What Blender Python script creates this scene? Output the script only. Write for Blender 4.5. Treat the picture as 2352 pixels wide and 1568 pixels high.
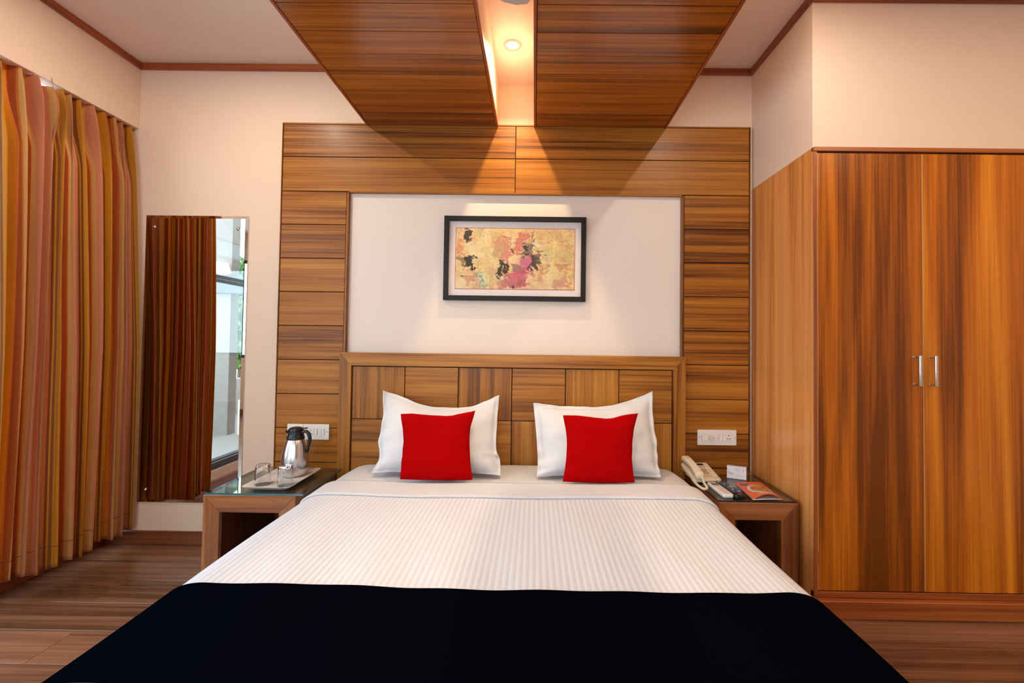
import bpy, bmesh, math, random
from mathutils import Vector, Matrix, Euler
import numpy as np
for o in list(bpy.data.objects): bpy.data.objects.remove(o)
S = bpy.context.scene
COL = S.collection
PI = math.pi
rng = random.Random(7)

# ------------------------------------------------------------------ camera
CAM = dict(cz=1.178, D=2.6284, yaw=.0068, pitch=.0252, roll=.0135, f=1062.12, sx=44.46, sy=-29.32)
def cam_axis(v):                       # camera space (right, forward, up) to world
    x, y, z = v
    c, s = math.cos(CAM['roll']), math.sin(CAM['roll'])
    x, z = c*x - s*z, s*x + c*z        # roll
    c, s = math.cos(CAM['pitch']), math.sin(CAM['pitch'])
    y, z = c*y - s*z, s*y + c*z
    c, s = math.cos(CAM['yaw']), math.sin(CAM['yaw'])
    x, y = c*x - s*y, s*x + c*y
    return Vector((x, y, z))
cd = bpy.data.cameras.new('camera')
cam = bpy.data.objects.new('camera', cd); COL.objects.link(cam)
Rt, Fw, Up = cam_axis((1, 0, 0)), cam_axis((0, 1, 0)), cam_axis((0, 0, 1))
M = Matrix.Identity(4)
for i in range(3):
    M[i][0] = Rt[i]; M[i][1] = Up[i]; M[i][2] = -Fw[i]
M[0][3], M[1][3], M[2][3] = 0, -CAM['D'], CAM['cz']
cam.matrix_world = M
cd.sensor_width = 36; cd.lens = 36*CAM['f']/2352
cd.shift_x = -CAM['sx']/2352; cd.shift_y = CAM['sy']/2352
cd.clip_start = .02
S.camera = cam

# ------------------------------------------------------------------ light and exposure
W = bpy.data.worlds.new('world'); S.world = W; W.use_nodes = True
bg = W.node_tree.nodes['Background']
bg.inputs[0].default_value = (.76, .88, 1, 1); bg.inputs[1].default_value = 7.6
S.view_settings.view_transform = 'Standard'; S.view_settings.look = 'None'
S.view_settings.exposure = 0.0; S.view_settings.gamma = 1
S.view_settings.use_curve_mapping = False
S.cycles.max_bounces = 10; S.cycles.diffuse_bounces = 5; S.cycles.glossy_bounces = 5
S.cycles.transparent_max_bounces = 16; S.cycles.transmission_bounces = 8
S.cycles.use_denoising = True
S.cycles.sample_clamp_indirect = 6
S.cycles.caustics_reflective = False; S.cycles.caustics_refractive = False
WARM = (1, .76, .44); WARM_ROOM = (1, .88, .74)
P_SLOT = 8.2; P_ROOM = 10.5

# ------------------------------------------------------------------ helpers
def lin(h):
    r = []
    for c in h:
        c /= 255.0
        r.append(c/12.92 if c <= .04045 else ((c+.055)/1.055)**2.4)
    return (r[0], r[1], r[2], 1)
WORLD = {}
def tag(o, label=None, cat=None, group=None, kind=None):
    if label: o['label'] = label
    if cat: o['category'] = cat
    if group: o['group'] = group
    if kind: o['kind'] = kind
    return o
def thing(name, loc, label, cat, group=None, kind=None):
    o = bpy.data.objects.new(name, None); COL.objects.link(o)
    o.location = loc; o.empty_display_size = .05
    WORLD[o.name] = Vector(loc)
    return tag(o, label, cat, group, kind)
def link(name, me, parent=None, loc=(0, 0, 0)):
    o = bpy.data.objects.new(name, me); COL.objects.link(o)
    loc = Vector(loc)
    if parent is not None:
        o.parent = parent; o.location = loc - WORLD[parent.name]
    else:
        o.location = loc
    WORLD[o.name] = loc
    return o
def finish(name, bm, mat, smooth=False):
    bmesh.ops.recalc_face_normals(bm, faces=bm.faces)
    me = bpy.data.meshes.new(name); bm.to_mesh(me); bm.free()
    mats = mat if isinstance(mat, (list, tuple)) else [mat]
    for m in mats:
        if m: me.materials.append(m)
    if smooth:
        me.polygons.foreach_set('use_smooth', [True]*len(me.polygons))
        try: me.set_sharp_from_angle(angle=math.radians(38))
        except Exception: pass
    return me
def obj(name, bm, mat, parent=None, smooth=False):
    """world coordinate bmesh to an object under parent"""
    me = finish(name, bm, mat, smooth)
    if parent is not None:
        me.transform(Matrix.Translation(-WORLD[parent.name]))
        return link(name, me, parent, WORLD[parent.name])
    c = sum((v.co for v in me.vertices), Vector())/len(me.vertices)
    zmin = min(v.co.z for v in me.vertices); c.z = zmin
    me.transform(Matrix.Translation(-c))
    return link(name, me, None, c)
def box(bm, x0, x1, y0, y1, z0, z1, bev=0, seg=1, mi=0):
    b = bmesh.new()
    vs = [b.verts.new((x, y, z)) for x in (x0, x1) for y in (y0, y1) for z in (z0, z1)]
    for f in ((0, 1, 3, 2), (4, 6, 7, 5), (0, 4, 5, 1), (2, 3, 7, 6), (0, 2, 6, 4), (1, 5, 7, 3)):
        b.faces.new([vs[i] for i in f])
    if bev:
        bmesh.ops.bevel(b, geom=list(b.edges), offset=bev, segments=seg, affect='EDGES', profile=.5)
    for f in b.faces: f.material_index = mi
    add(bm, b)
def add(bm, b, mat=None):
    if mat is not None: b.transform(mat)
    me = bpy.data.meshes.new('t'); b.to_mesh(me); b.free()
    bm.from_mesh(me); bpy.data.meshes.remove(me)
def bx(*a, **k):
    bm = bmesh.new(); box(bm, *a, **k); return bm
def boxpart(name, x0, x1, y0, y1, z0, z1, mat, parent=None, bev=.001, seg=1):
    return obj(name, bx(x0, x1, y0, y1, z0, z1, bev=bev, seg=seg), mat, parent)
def lathe(prof, n=32, cx=0, cy=0, cz=0, close=False):
    bm = bmesh.new(); rings = []
    for r, z in prof:
        if r < 1e-6: rings.append([bm.verts.new((cx, cy, cz+z))])
        else: rings.append([bm.verts.new((cx+r*math.cos(2*PI*i/n), cy+r*math.sin(2*PI*i/n), cz+z)) for i in range(n)])
    pairs = list(zip(rings[:-1], rings[1:]))
    if close: pairs.append((rings[-1], rings[0]))
    for a, b in pairs:
        for i in range(n):
            j = (i+1) % n
            if len(a) == 1 and len(b) == 1: continue
            if len(a) == 1: bm.faces.new((a[0], b[i], b[j]))
            elif len(b) == 1: bm.faces.new((a[i], a[j], b[0]))
            else: bm.faces.new((a[i], a[j], b[j], b[i]))
    return bm
def tube(bm, pts, r, n=10, cap=True):
    pts = [Vector(p) for p in pts]; rings = []
    rr = r if isinstance(r, (list, tuple)) else [r]*len(pts)
    up = None
    for i, p in enumerate(pts):
        t = (pts[min(i+1, len(pts)-1)]-pts[max(i-1, 0)]).normalized()
        if up is None:
            up = Vector((0, 0, 1)) if abs(t.z) < .9 else Vector((1, 0, 0))
        a = t.cross(up).normalized(); b = a.cross(t).normalized(); up = b
        rings.append([bm.verts.new(p + a*rr[i]*math.cos(2*PI*k/n) + b*rr[i]*math.sin(2*PI*k/n)) for k in range(n)])
    for a, b in zip(rings[:-1], rings[1:]):
        for k in range(n):
            bm.faces.new((a[k], a[(k+1) % n], b[(k+1) % n], b[k]))
    if cap: bm.faces.new(rings[0][::-1]); bm.faces.new(rings[-1])
def grid_mesh(fn, nu, nv, uvfn=None, closed=False):
    """fn(u,v) with u,v in 0..1"""
    vs = []; fs = []
    for j in range(nv+1):
        for i in range(nu+1):
            vs.append(tuple(fn(i/nu, j/nv)))
    for j in range(nv):
        for i in range(nu):
            a = j*(nu+1)+i
            fs.append((a, a+1, a+nu+2, a+nu+1))
    return vs, fs
def rounded_rect(w, h, r, n=5):
    pts = []
    for cx, cy, a0 in ((w/2-r, h/2-r, 0), (-w/2+r, h/2-r, 90), (-w/2+r, -h/2+r, 180), (w/2-r, -h/2+r, 270)):
        for k in range(n+1):
            a = math.radians(a0+90*k/n); pts.append((cx+r*math.cos(a), cy+r*math.sin(a)))
    return pts
def stack(layers):
    """loft closed outlines: list of (pts2d, z)"""
    bm = bmesh.new(); R = []
    for pts, z in layers:
        R.append([bm.verts.new((p[0], p[1], z if len(p) < 3 else p[2])) for p in pts])
    for a, b in zip(R[:-1], R[1:]):
        n = len(a)
        for i in range(n):
            bm.faces.new((a[i], a[(i+1) % n], b[(i+1) % n], b[i]))
    bm.faces.new(R[0][::-1]); bm.faces.new(R[-1])
    return bm

# ------------------------------------------------------------------ materials
def newmat(name):
    m = bpy.data.materials.new(name); m.use_nodes = True
    nt = m.node_tree; p = nt.nodes['Principled BSDF']
    return m, nt, p
def N(nt, t, **k):
    n = nt.nodes.new(t)
    for a, b in k.items(): setattr(n, a, b)
    return n
def L(nt, a, b): nt.links.new(a, b)
def math_node(nt, op, a, b=None, c=None):
    n = N(nt, 'ShaderNodeMath', operation=op)
    for i, v in enumerate((a, b, c)):
        if v is None: continue
        if isinstance(v, (int, float)): n.inputs[i].default_value = v
        else: L(nt, v, n.inputs[i])
    return n.outputs[0]
def ramp(nt, fac, stops, interp='LINEAR'):
    n = N(nt, 'ShaderNodeValToRGB'); cr = n.color_ramp; cr.interpolation = interp
    while len(cr.elements) < len(stops): cr.elements.new(.5)
    for e, (p, c) in zip(cr.elements, stops): e.position = p; e.color = c
    L(nt, fac, n.inputs[0]); return n.outputs[0]
def coords(nt, scale, rand=True):
    tc = N(nt, 'ShaderNodeTexCoord'); mp = N(nt, 'ShaderNodeMapping')
    mp.inputs['Scale'].default_value = scale
    if rand:
        oi = N(nt, 'ShaderNodeObjectInfo'); va = N(nt, 'ShaderNodeVectorMath', operation='MULTIPLY_ADD')
        va.inputs[1].default_value = (7.3, 5.1, 9.7)
        cmb = N(nt, 'ShaderNodeCombineXYZ')
        for i in range(3): L(nt, oi.outputs['Random'], cmb.inputs[i])
        L(nt, cmb.outputs[0], va.inputs[0]); L(nt, tc.outputs['Object'], va.inputs[2])
        L(nt, va.outputs[0], mp.inputs['Vector'])
    else: L(nt, tc.outputs['Object'], mp.inputs['Vector'])
    return mp.outputs[0]
def wood(name, dark, mid, light, axis, rough=.3, broad=8.0, along=.8, coat=.25, var=.12, distort=.6, spec=.5, wa=.62, wc=.38, wf=.26):
    m, nt, p = newmat(name)
    i = 'xyz'.index(axis)
    s1 = [broad]*3; s1[i] = along; s2 = [140]*3; s2[i] = 2.0; s3 = [broad*3.2]*3; s3[i] = along*1.2
    def noise(s, det, dis):
        n = N(nt, 'ShaderNodeTexNoise'); n.inputs['Scale'].default_value = 1
        n.inputs['Detail'].default_value = det; n.inputs['Roughness'].default_value = .55
        n.inputs['Distortion'].default_value = dis
        L(nt, coords(nt, s), n.inputs['Vector']); return n.outputs['Fac']
    a = noise(s1, 3, distort); b = noise(s2, 3, 0); c = noise(s3, 4, .3)
    f = math_node(nt, 'MULTIPLY_ADD', a, wa, math_node(nt, 'MULTIPLY_ADD', c, wc, math_node(nt, 'MULTIPLY_ADD', b, wf, .5*(1-wa-wc-wf)+.04)))
    oi = N(nt, 'ShaderNodeObjectInfo')
    f = math_node(nt, 'ADD', f, math_node(nt, 'MULTIPLY', math_node(nt, 'SUBTRACT', oi.outputs['Random'], .5), var))
    col = ramp(nt, f, [(.38, lin(dark)), (.54, lin(mid)), (.72, lin(light))])
    L(nt, col, p.inputs['Base Color'])
    p.inputs['Roughness'].default_value = rough
    p.inputs['Coat Weight'].default_value = coat; p.inputs['Coat Roughness'].default_value = rough*.6
    p.inputs['Specular IOR Level'].default_value = spec
    bp = N(nt, 'ShaderNodeBump'); bp.inputs['Strength'].default_value = .06; bp.inputs['Distance'].default_value = .002
    L(nt, b, bp.inputs['Height']); L(nt, bp.outputs[0], p.inputs['Normal'])
    return m
def plain(name, c, rough=.5, metal=0, bump=0, bscale=60, var=0, coat=0, sheen=0, spec=.5):
    m, nt, p = newmat(name)
    p.inputs['Roughness'].default_value = rough; p.inputs['Metallic'].default_value = metal
    p.inputs['Coat Weight'].default_value = coat; p.inputs['Sheen Weight'].default_value = sheen
    p.inputs['Specular IOR Level'].default_value = spec
    n = N(nt, 'ShaderNodeTexNoise'); n.inputs['Scale'].default_value = bscale; n.inputs['Detail'].default_value = 4
    L(nt, coords(nt, (1, 1, 1), False), n.inputs['Vector'])
    c = lin(c)
    d = tuple(x*(1-var) for x in c[:3])+(1,)
    L(nt, ramp(nt, n.outputs['Fac'], [(.3, d), (.7, c)]), p.inputs['Base Color'])
    if bump:
        bp = N(nt, 'ShaderNodeBump'); bp.inputs['Strength'].default_value = bump; bp.inputs['Distance'].default_value = .002
        L(nt, n.outputs['Fac'], bp.inputs['Height']); L(nt, bp.outputs[0], p.inputs['Normal'])
    return m
def emis(name, c, s):
    m, nt, p = newmat(name)
    p.inputs['Base Color'].default_value = lin(c)
    p.inputs['Emission Color'].default_value = lin(c); p.inputs['Emission Strength'].default_value = s
    return m
def sheet_glass(name, tint=(.95, .98, .97), rough=0.0, ior=1.5):
    m = bpy.data.materials.new(name); m.use_nodes = True; nt = m.node_tree
    for n in list(nt.nodes):
        if n.type != 'OUTPUT_MATERIAL': nt.nodes.remove(n)
    out = [n for n in nt.nodes if n.type == 'OUTPUT_MATERIAL'][0]
    t = N(nt, 'ShaderNodeBsdfTransparent'); t.inputs[0].default_value = tint+(1,)
    g = N(nt, 'ShaderNodeBsdfGlossy'); g.inputs['Roughness'].default_value = rough
    f = N(nt, 'ShaderNodeFresnel'); ge = N(nt, 'ShaderNodeNewGeometry')
    L(nt, math_node(nt, 'MULTIPLY_ADD', ge.outputs['Backfacing'], 1/ior-ior, ior), f.inputs[0])   # same reflection from either face of the sheet
    mx = N(nt, 'ShaderNodeMixShader')
    L(nt, f.outputs[0], mx.inputs[0]); L(nt, t.outputs[0], mx.inputs[1]); L(nt, g.outputs[0], mx.inputs[2])
    L(nt, mx.outputs[0], out.inputs[0])
    return m

PD, PM_, PLt = (112, 56, 18), (176, 100, 38), (206, 134, 62)
m_panel = wood('teak_panel_across', (88, 44, 9), (152, 90, 24), (180, 118, 40), 'x', rough=.42, broad=26, along=.55, coat=.08, distort=.3, spec=.28, wf=.34)
m_hbx = wood('headboard_wood_across', (104, 58, 16), (158, 98, 30), (184, 126, 48), 'x', rough=.38, broad=24, var=.12, along=.9, distort=.3, coat=.08, spec=.3)
m_hbz = wood('headboard_wood_upright', (104, 58, 16), (158, 98, 30), (184, 126, 48), 'z', rough=.38, broad=24, var=.12, along=.9, distort=.3, coat=.08, spec=.3)
m_sof = wood('soffit_wood', (88, 40, 8), (158, 86, 20), (192, 118, 38), 'x', rough=.28, broad=24, along=.5, coat=.4, distort=.3, wf=.32)
m_trim = wood('batten_wood_across', (104, 44, 16), (146, 66, 26), (170, 86, 38), 'x', rough=.4, broad=20)
m_trimy = wood('batten_wood_deep', (104, 44, 16), (146, 66, 26), (170, 86, 38), 'y', rough=.4, broad=20)
m_ward = wood('wardrobe_wood', (112, 54, 6), (186, 100, 14), (226, 142, 32), 'z', rough=.34, broad=6, along=.28, var=.05, distort=.6, coat=.12, spec=.3, wa=.85, wc=.40, wf=.26)
m_wside = wood('wardrobe_side_wood', (164, 94, 40), (214, 138, 70), (230, 164, 96), 'z', rough=.28, broad=12, along=.3, var=.05)
m_wframe = wood('wardrobe_frame_wood', (100, 44, 14), (146, 72, 26), (170, 92, 38), 'z', rough=.38, broad=20)
m_wframex = wood('wardrobe_rail_wood', (100, 44, 14), (150, 74, 26), (176, 98, 40), 'x', rough=.38, broad=20)
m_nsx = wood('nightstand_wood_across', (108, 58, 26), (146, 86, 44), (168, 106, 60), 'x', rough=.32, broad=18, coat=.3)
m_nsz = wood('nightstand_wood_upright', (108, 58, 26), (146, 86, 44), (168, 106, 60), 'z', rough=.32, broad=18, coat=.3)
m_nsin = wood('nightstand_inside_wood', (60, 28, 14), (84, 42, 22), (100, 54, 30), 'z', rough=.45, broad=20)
m_floor = wood('laminate_floor', (84, 54, 38), (124, 84, 60), (152, 110, 84), 'x', rough=.25, broad=22, along=.6, coat=.35, var=.16, distort=.4)
m_base = wood('skirting_wood', (92, 46, 26), (126, 70, 42), (150, 92, 60), 'x', rough=.35, broad=24)
m_edgez = wood('teak_edge_upright', (84, 42, 9), (138, 80, 22), (164, 102, 34), 'z', rough=.42, broad=26, spec=.28)
m_gap = plain('dark_joint', (38, 16, 8), .8)
m_wall = plain('wall_paint', (230, 202, 178), .62, bump=.12, bscale=140, var=.03, spec=.3)
m_inset = plain('inset_white', (228, 212, 200), .5, bump=.08, bscale=140, var=.02, spec=.3)  # slightly whiter than the back wall colour
m_ceil = plain('ceiling_paint', (230, 210, 198), .7, bump=.05, bscale=100, var=.02, spec=.2)
m_white = plain('white_plastic', (238, 232, 226), .3)
m_cream = plain('cream_plastic', (222, 208, 184), .38)
m_greypl = plain('grey_plastic', (150, 140, 128), .4)
m_dark = plain('black_plastic', (14, 16, 24), .3)
m_hole = plain('socket_hole', (24, 18, 16), .7)
m_frame = plain('black_picture_frame', (30, 17, 7), .45, var=.3, bscale=200, spec=.25)
m_mat = plain('picture_mount', (222, 208, 204), .7)
m_red_line = plain('mount_red_edge', (176, 70, 60), .6)
m_steel = plain('brushed_steel', (214, 210, 208), .24, metal=1)
m_chrome = plain('chrome', (235, 232, 230), .1, metal=1)
m_black = plain('window_black_metal', (22, 20, 24), .35)
m_silver = plain('window_silver_edge', (170, 172, 178), .35, metal=.6)
m_wglass = sheet_glass('window_glass', (.94, .97, .97))
m_pglass = sheet_glass('picture_glass', (1, 1, 1), ior=1.12)
m_tabglass = sheet_glass('table_glass', (.80, .90, .88), ior=1.52)
m_tedge = plain('table_glass_edge', (40, 104, 112), .1, coat=.5)
m_tdark = plain('table_glass_dark_edge', (44, 34, 30), .1, coat=.5)
m_mirror = plain('mirror_silvering', (226, 232, 230), .0, metal=1)
m_sheet_red = plain('red_cotton', (158, 0, 2), .9, bump=.35, bscale=900, var=.08, spec=.04)
m_runner = plain('black_felt', (4, 6, 13), 1.0, bump=.3, bscale=700, var=.3, spec=0)
m_plaster = plain('balcony_plaster', (146, 138, 132), .85, bump=.2, bscale=20, var=.12)
m_beam = plain('balcony_beam_paint', (100, 102, 102), .8, var=.15, bscale=14)
m_leaf = plain('tree_leaf', (94, 134, 52), .55, var=.45, bscale=6)
m_bark = plain('tree_bark', (92, 72, 52), .85, var=.3)
m_fan = plain('fan_paint', (196, 180, 168), .4)
m_ring = plain('downlight_ring_metal', (190, 176, 160), .4, metal=.3)
m_bulb = emis('downlight_bulb', (255, 244, 224), 7)
m_shade = emis('lamp_shade', (255, 238, 210), 1.6)
m_glass, nt, p = newmat('tumbler_glass')
p.inputs['Transmission Weight'].default_value = 1; p.inputs['Roughness'].default_value = 0; p.inputs['IOR'].default_value = 1.45
p.inputs['Base Color'].default_value = (.97, .98, .98, 1)
m_acrylic = sheet_glass('acrylic', (.96, .96, .97))
m_orange = plain('leaflet_orange', (226, 104, 62), .4)
m_paper = plain('white_paper', (226, 222, 224), .6)
m_darkred = plain('leaflet_badge', (92, 18, 34), .4)
m_print = plain('card_print', (178, 150, 160), .6)

def cotton(name, base, axis, period, depth=.5, stripe=.05):
    m, nt, p = newmat(name)
    tc = N(nt, 'ShaderNodeTexCoord'); sp = N(nt, 'ShaderNodeSeparateXYZ')
    L(nt, tc.outputs['Object'], sp.inputs[0])
    s = math_node(nt, 'SINE', math_node(nt, 'MULTIPLY', sp.outputs['XYZ'.index(axis)], 2*PI/period))
    b = math_node(nt, 'MULTIPLY_ADD', s, .5, .5)
    c = lin(base); d = tuple(x*(1-stripe*2.0) for x in c[:3])+(1,)
    nz = N(nt, 'ShaderNodeTexNoise'); nz.inputs['Scale'].default_value = 3.5; nz.inputs['Detail'].default_value = 5
    L(nt, tc.outputs['Object'], nz.inputs['Vector'])
    cr = ramp(nt, b, [(.1, d), (.45, c)])
    L(nt, cr, p.inputs['Base Color'])
    p.inputs['Roughness'].default_value = .7; p.inputs['Sheen Weight'].default_value = .15
    p.inputs['Specular IOR Level'].default_value = .25
    b1 = N(nt, 'ShaderNodeBump'); b1.inputs['Strength'].default_value = depth; b1.inputs['Distance'].default_value = .002
    L(nt, b, b1.inputs['Height'])
    b2 = N(nt, 'ShaderNodeBump'); b2.inputs['Strength'].default_value = .25; b2.inputs['Distance'].default_value = .03
    L(nt, nz.outputs['Fac'], b2.inputs['Height']); L(nt, b1.outputs[0], b2.inputs['Normal'])
    L(nt, b2.outputs[0], p.inputs['Normal'])
    return m
m_cover = cotton('striped_satin_cotton', (200, 201, 211), 'X', .0195, .45, .05)
m_sheet = cotton('ribbed_sheet_cotton', (198, 197, 203), 'Y', .0125, .35, .03)
m_pillow = plain('pillow_cotton', (204, 203, 208), .8, bump=.5, bscale=28, var=.04, sheen=.2, spec=.2)

# curtain fabric: stripes run down the cloth, uv.x is metres across it
m_curtain, nt, p = newmat('striped_curtain_fabric')
uv = N(nt, 'ShaderNodeUVMap'); uv.uv_map = 'cloth'; sp = N(nt, 'ShaderNodeSeparateXYZ'); L(nt, uv.outputs[0], sp.inputs[0])
fr = math_node(nt, 'FRACT', math_node(nt, 'MULTIPLY', sp.outputs[0], 1/.15))
RUST, GOLD, SALM, TAN, OLV, ORG = (180, 90, 26), (212, 146, 30), (212, 138, 98), (216, 168, 100), (150, 88, 34), (208, 124, 44)
seq = [(0, SALM), (.05, TAN), (.065, SALM), (.26, TAN), (.42, ORG), (.45, RUST), (.62, ORG), (.65, GOLD), (.84, OLV), (.90, GOLD), (.94, OLV)]
cr = ramp(nt, fr, [(a, lin(c)) for a, c in seq], 'CONSTANT')
wv = N(nt, 'ShaderNodeTexNoise'); wv.inputs['Scale'].default_value = 1
mp = N(nt, 'ShaderNodeMapping'); mp.inputs['Scale'].default_value = (600, 6, 1); L(nt, uv.outputs[0], mp.inputs[0]); L(nt, mp.outputs[0], wv.inputs['Vector'])
hv = N(nt, 'ShaderNodeHueSaturation'); L(nt, cr, hv.inputs['Color'])
L(nt, math_node(nt, 'MULTIPLY_ADD', wv.outputs['Fac'], .35, .83), hv.inputs['Value'])
L(nt, hv.outputs[0], p.inputs['Base Color'])
p.inputs['Roughness'].default_value = .55; p.inputs['Sheen Weight'].default_value = .25; p.inputs['Specular IOR Level'].default_value = .3
tr = N(nt, 'ShaderNodeBsdfTranslucent'); L(nt, hv.outputs[0], tr.inputs[0])
mx = N(nt, 'ShaderNodeMixShader'); mx.inputs[0].default_value = .42
outn = [n for n in nt.nodes if n.type == 'OUTPUT_MATERIAL'][0]
L(nt, p.outputs[0], mx.inputs[1]); L(nt, tr.outputs[0], mx.inputs[2]); L(nt, mx.outputs[0], outn.inputs[0])

# ------------------------------------------------------------------ room constants
XL, XR, XE = -2.30, 1.2304, 3.10          # pelmet face, wardrobe side, far right wall
XW = -2.42                                 # window wall
YB, YF = 0.0, -5.2
ZC, ZS = 2.75, 2.3916                      # ceiling, soffit underside
DW, ZW = .578, 2.0546                      # wardrobe depth and height
T = .026                                   # panelling thickness
SL0, SL1, SR0, SR1 = -.9673, -.2261, -.015, .7288

# ------------------------------------------------------------------ structure
fl = boxpart('floor', XW-.3, XE+.1, YF-.1, .1, -.12, -.004, m_gap, bev=0); tag(fl, kind='structure')
pw = .192; row = 0; y = 0.0
while y > YF:
    x = XW - .02 - rng.random()*1.1
    y1 = max(y-pw, YF)
    while x < XE:
        a, b = max(x, XW-.02), min(x+1.22, XE)
        if b-a > .02:
            boxpart('plank', a+.0006, b-.0006, y1+.0006, y-.0006, -.009, 0, m_floor, fl, bev=.0008)
        x += 1.22
    y -= pw; row += 1

wb = boxpart('wall_back', XW-.3, XE+.1, 0, .12, 0, ZC+.1, m_wall, bev=0); tag(wb, kind='structure')
wi = boxpart('inset_plaster', -1.06, .822, -.002, .001, 1.0, 2.004, m_inset, wb, bev=0)
wf = boxpart('wall_front', XW-.3, -2.1, YF-.12, YF, 0, ZC+.1, m_wall, bev=0); tag(wf, kind='structure')
boxpart('pier', .6, XE+.1, YF-.12, YF, 0, ZC+.1, m_wall, wf, bev=0)
boxpart('lintel', -2.1, .6, YF-.12, YF, 2.35, ZC+.1, m_wall, wf, bev=0)
boxpart('sill', -2.1, .6, YF-.12, YF, 0, .85, m_wall, wf, bev=0)
wr = boxpart('wall_right', XE, XE+.12, YF, 0, 0, ZC+.1, m_wall, bev=0); tag(wr, kind='structure')
wl = boxpart('wall_left', XW-.18, XW, -.05, 0, 0, ZC+.1, m_wall, bev=0); tag(wl, kind='structure')
boxpart('lintel', XW-.18, XW, YF, -.05, 2.52, ZC+.1, m_wall, wl, bev=0)
boxpart('pier', XW-.18, XW, YF, -4.42, 0, 2.52, m_wall, wl, bev=0)
boxpart('sill', XW-.18, XW, -4.42, -.05, 0, .155, m_wall, wl, bev=0)
boxpart('pelmet', XL-.065, XL, YF, 0, 2.368, ZC+.02, m_wall, wl, bev=.002)
up = boxpart('wall_right_return', XR, XE, -DW, 0, ZW, ZC+.1, m_wall, bev=.001); tag(up, kind='structure')
ce = boxpart('ceiling', XW-.2, XE+.1, YF-.1, .1, ZC, ZC+.12, m_ceil, bev=0); tag(ce, kind='structure')
boxpart('soffit_box', SL0, SL1, YF, 0, ZS+.012, ZC+.01, m_ceil, ce, bev=0)
boxpart('soffit_box', SR0, SR1, YF, 0, ZS+.012, ZC+.01, m_ceil, ce, bev=0)
boxpart('slot_ceiling', SL1-.001, SR0+.001, YF, 0, 2.645, ZC+.01, m_ceil, ce, bev=0)

def batten(n, x0, x1, y0, y1, m):
    tag(boxpart('trim_%d' % n, x0, x1, y0, y1, 2.712, ZC, m, bev=.002), kind='structure')
batten(1, XL+.014, SL0, -.014, 0, m_trim)
batten(2, SR1, XR-.014, -.014, 0, m_trim)
batten(3, XL, XL+.014, YF, 0, m_trimy)
batten(4, XR-.014, XR, -DW-.014, 0, m_trimy)
batten(5, XR, XE, -DW-.014, -DW, m_trim)
def skirt(n, x0, x1, y0, y1, z1=.077, m=m_base):
    tag(boxpart(n, x0, x1, y0, y1, 0, z1, m, bev=.0025), kind='structure')
skirt('baseboard_back', XW, -1.4545, -.014, 0)
skirt('baseboard_left', XW, XW+.014, YF, -.014, .088, m_trimy)
skirt('baseboard_front', XW+.014, XE, YF, YF+.014)

# window
wn = thing('window_1', (XW-.04, -2.2, .155), None, None, kind='structure')
WX0, WX1 = XW-.075, XW-.025
def wbar(name, y0, y1, z0, z1, m=m_black, x0=WX0, x1=WX1, par=None):
    return boxpart(name, x0, x1, y0, y1, z0, z1, m, par or wn, bev=.002)
wbar('bottom_rail', -4.42, -.05, .155, .225); wbar('top_rail', -4.42, -.05, 2.47, 2.52)
wbar('edge_strip', -4.42, -.05, .205, .214, m_silver, WX1, WX1+.003)
tr1 = wbar('transom', -4.42, -.05, 1.600, 1.652); wbar('edge_strip', -4.42, -.05, 1.618, 1.624, m_silver, WX1, WX1+.003)
ys = [-.05, -1.50, -2.95, -4.42]
for i, yy in enumerate(ys):
    a, b = (yy-.045, yy) if i == 0 else ((yy, yy+.045) if i == 3 else (yy-.024, yy+.024))
    wbar('mullion', a, b, .225, 2.47)
for a, b in zip(ys[:-1], ys[1:]):
    for z0, z1 in ((.225, 1.6), (1.652, 2.47)):
        obj('pane', bx(XW-.053, XW-.048, b+.02, a-.02, z0-.005, z1+.005), m_wglass, wn)

w2 = thing('fill_window', (-.75, YF-.06, .85), None, None, kind='structure')  # unseen window added behind the camera for cool frontal fill
for a, b, c, d in ((-2.1, .6, .85, .90), (-2.1, .6, 2.30, 2.35), (-2.1, -2.05, .90, 2.30), (.55, .6, .90, 2.30), (-.78, -.72, .90, 2.30)):
    boxpart('fill_window_bar', a, b, YF-.09, YF-.04, c, d, m_black, w2, bev=.002)
for a, b in ((-2.06, -.77), (-.73, .56)):
    obj('pane', bx(a, b, YF-.068, YF-.063, .89, 2.31), m_wglass, w2)
# balcony outside
bl = boxpart('wall_balcony', -5.4, -3.71, -3.15, -3.0, -.1, 3.1, m_plaster, bev=0); tag(bl, kind='structure')
bl.data.transform(Matrix.Identity(4))
o = boxpart('beam', -5.4, -2.6, -3.08, -2.93, 1.70, 1.90, m_beam, bl, bev=.003)
o = boxpart('low_wall', -3.62, XW-.18, -3.15, -3.05, -.1, .40, m_inset, bl, bev=.003)
o = boxpart('floor_balcony', -4.7, XW-.18, -5.2, .6, -.14, -.02, m_plaster, bev=0); tag(o, kind='structure')
o = boxpart('wall_parapet', -4.72, -4.6, -6.5, .6, -.14, .52, m_plaster, bev=.004); tag(o, kind='structure')
o = boxpart('ceiling_balcony', -2.95, XW-.18, -5.2, .6, 2.9, 3.05, m_plaster, bev=0); tag(o, kind='structure')
lm = thing('reflected_lamp', (-3.76, -2.92, 1.93), 'small white cone shaded lamp added outside for a reflected room lamp, seen in mirror', 'lamp')  # added on the balcony in place of a room lamp reflected in the window
obj('lamp_shade', lathe([(.062, .12), (.095, 0), (.092, 0), (.059, .12)], 28, -3.76, -2.90, 1.94, True), m_shade, lm, True)
bm = bmesh.new(); tube(bm, [(-3.76, -2.995, 1.93), (-3.76, -2.93, 1.91), (-3.76, -2.90, 1.93), (-3.76, -2.90, 2.0)], .008); obj('arm', bm, m_steel, lm, True)
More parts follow.
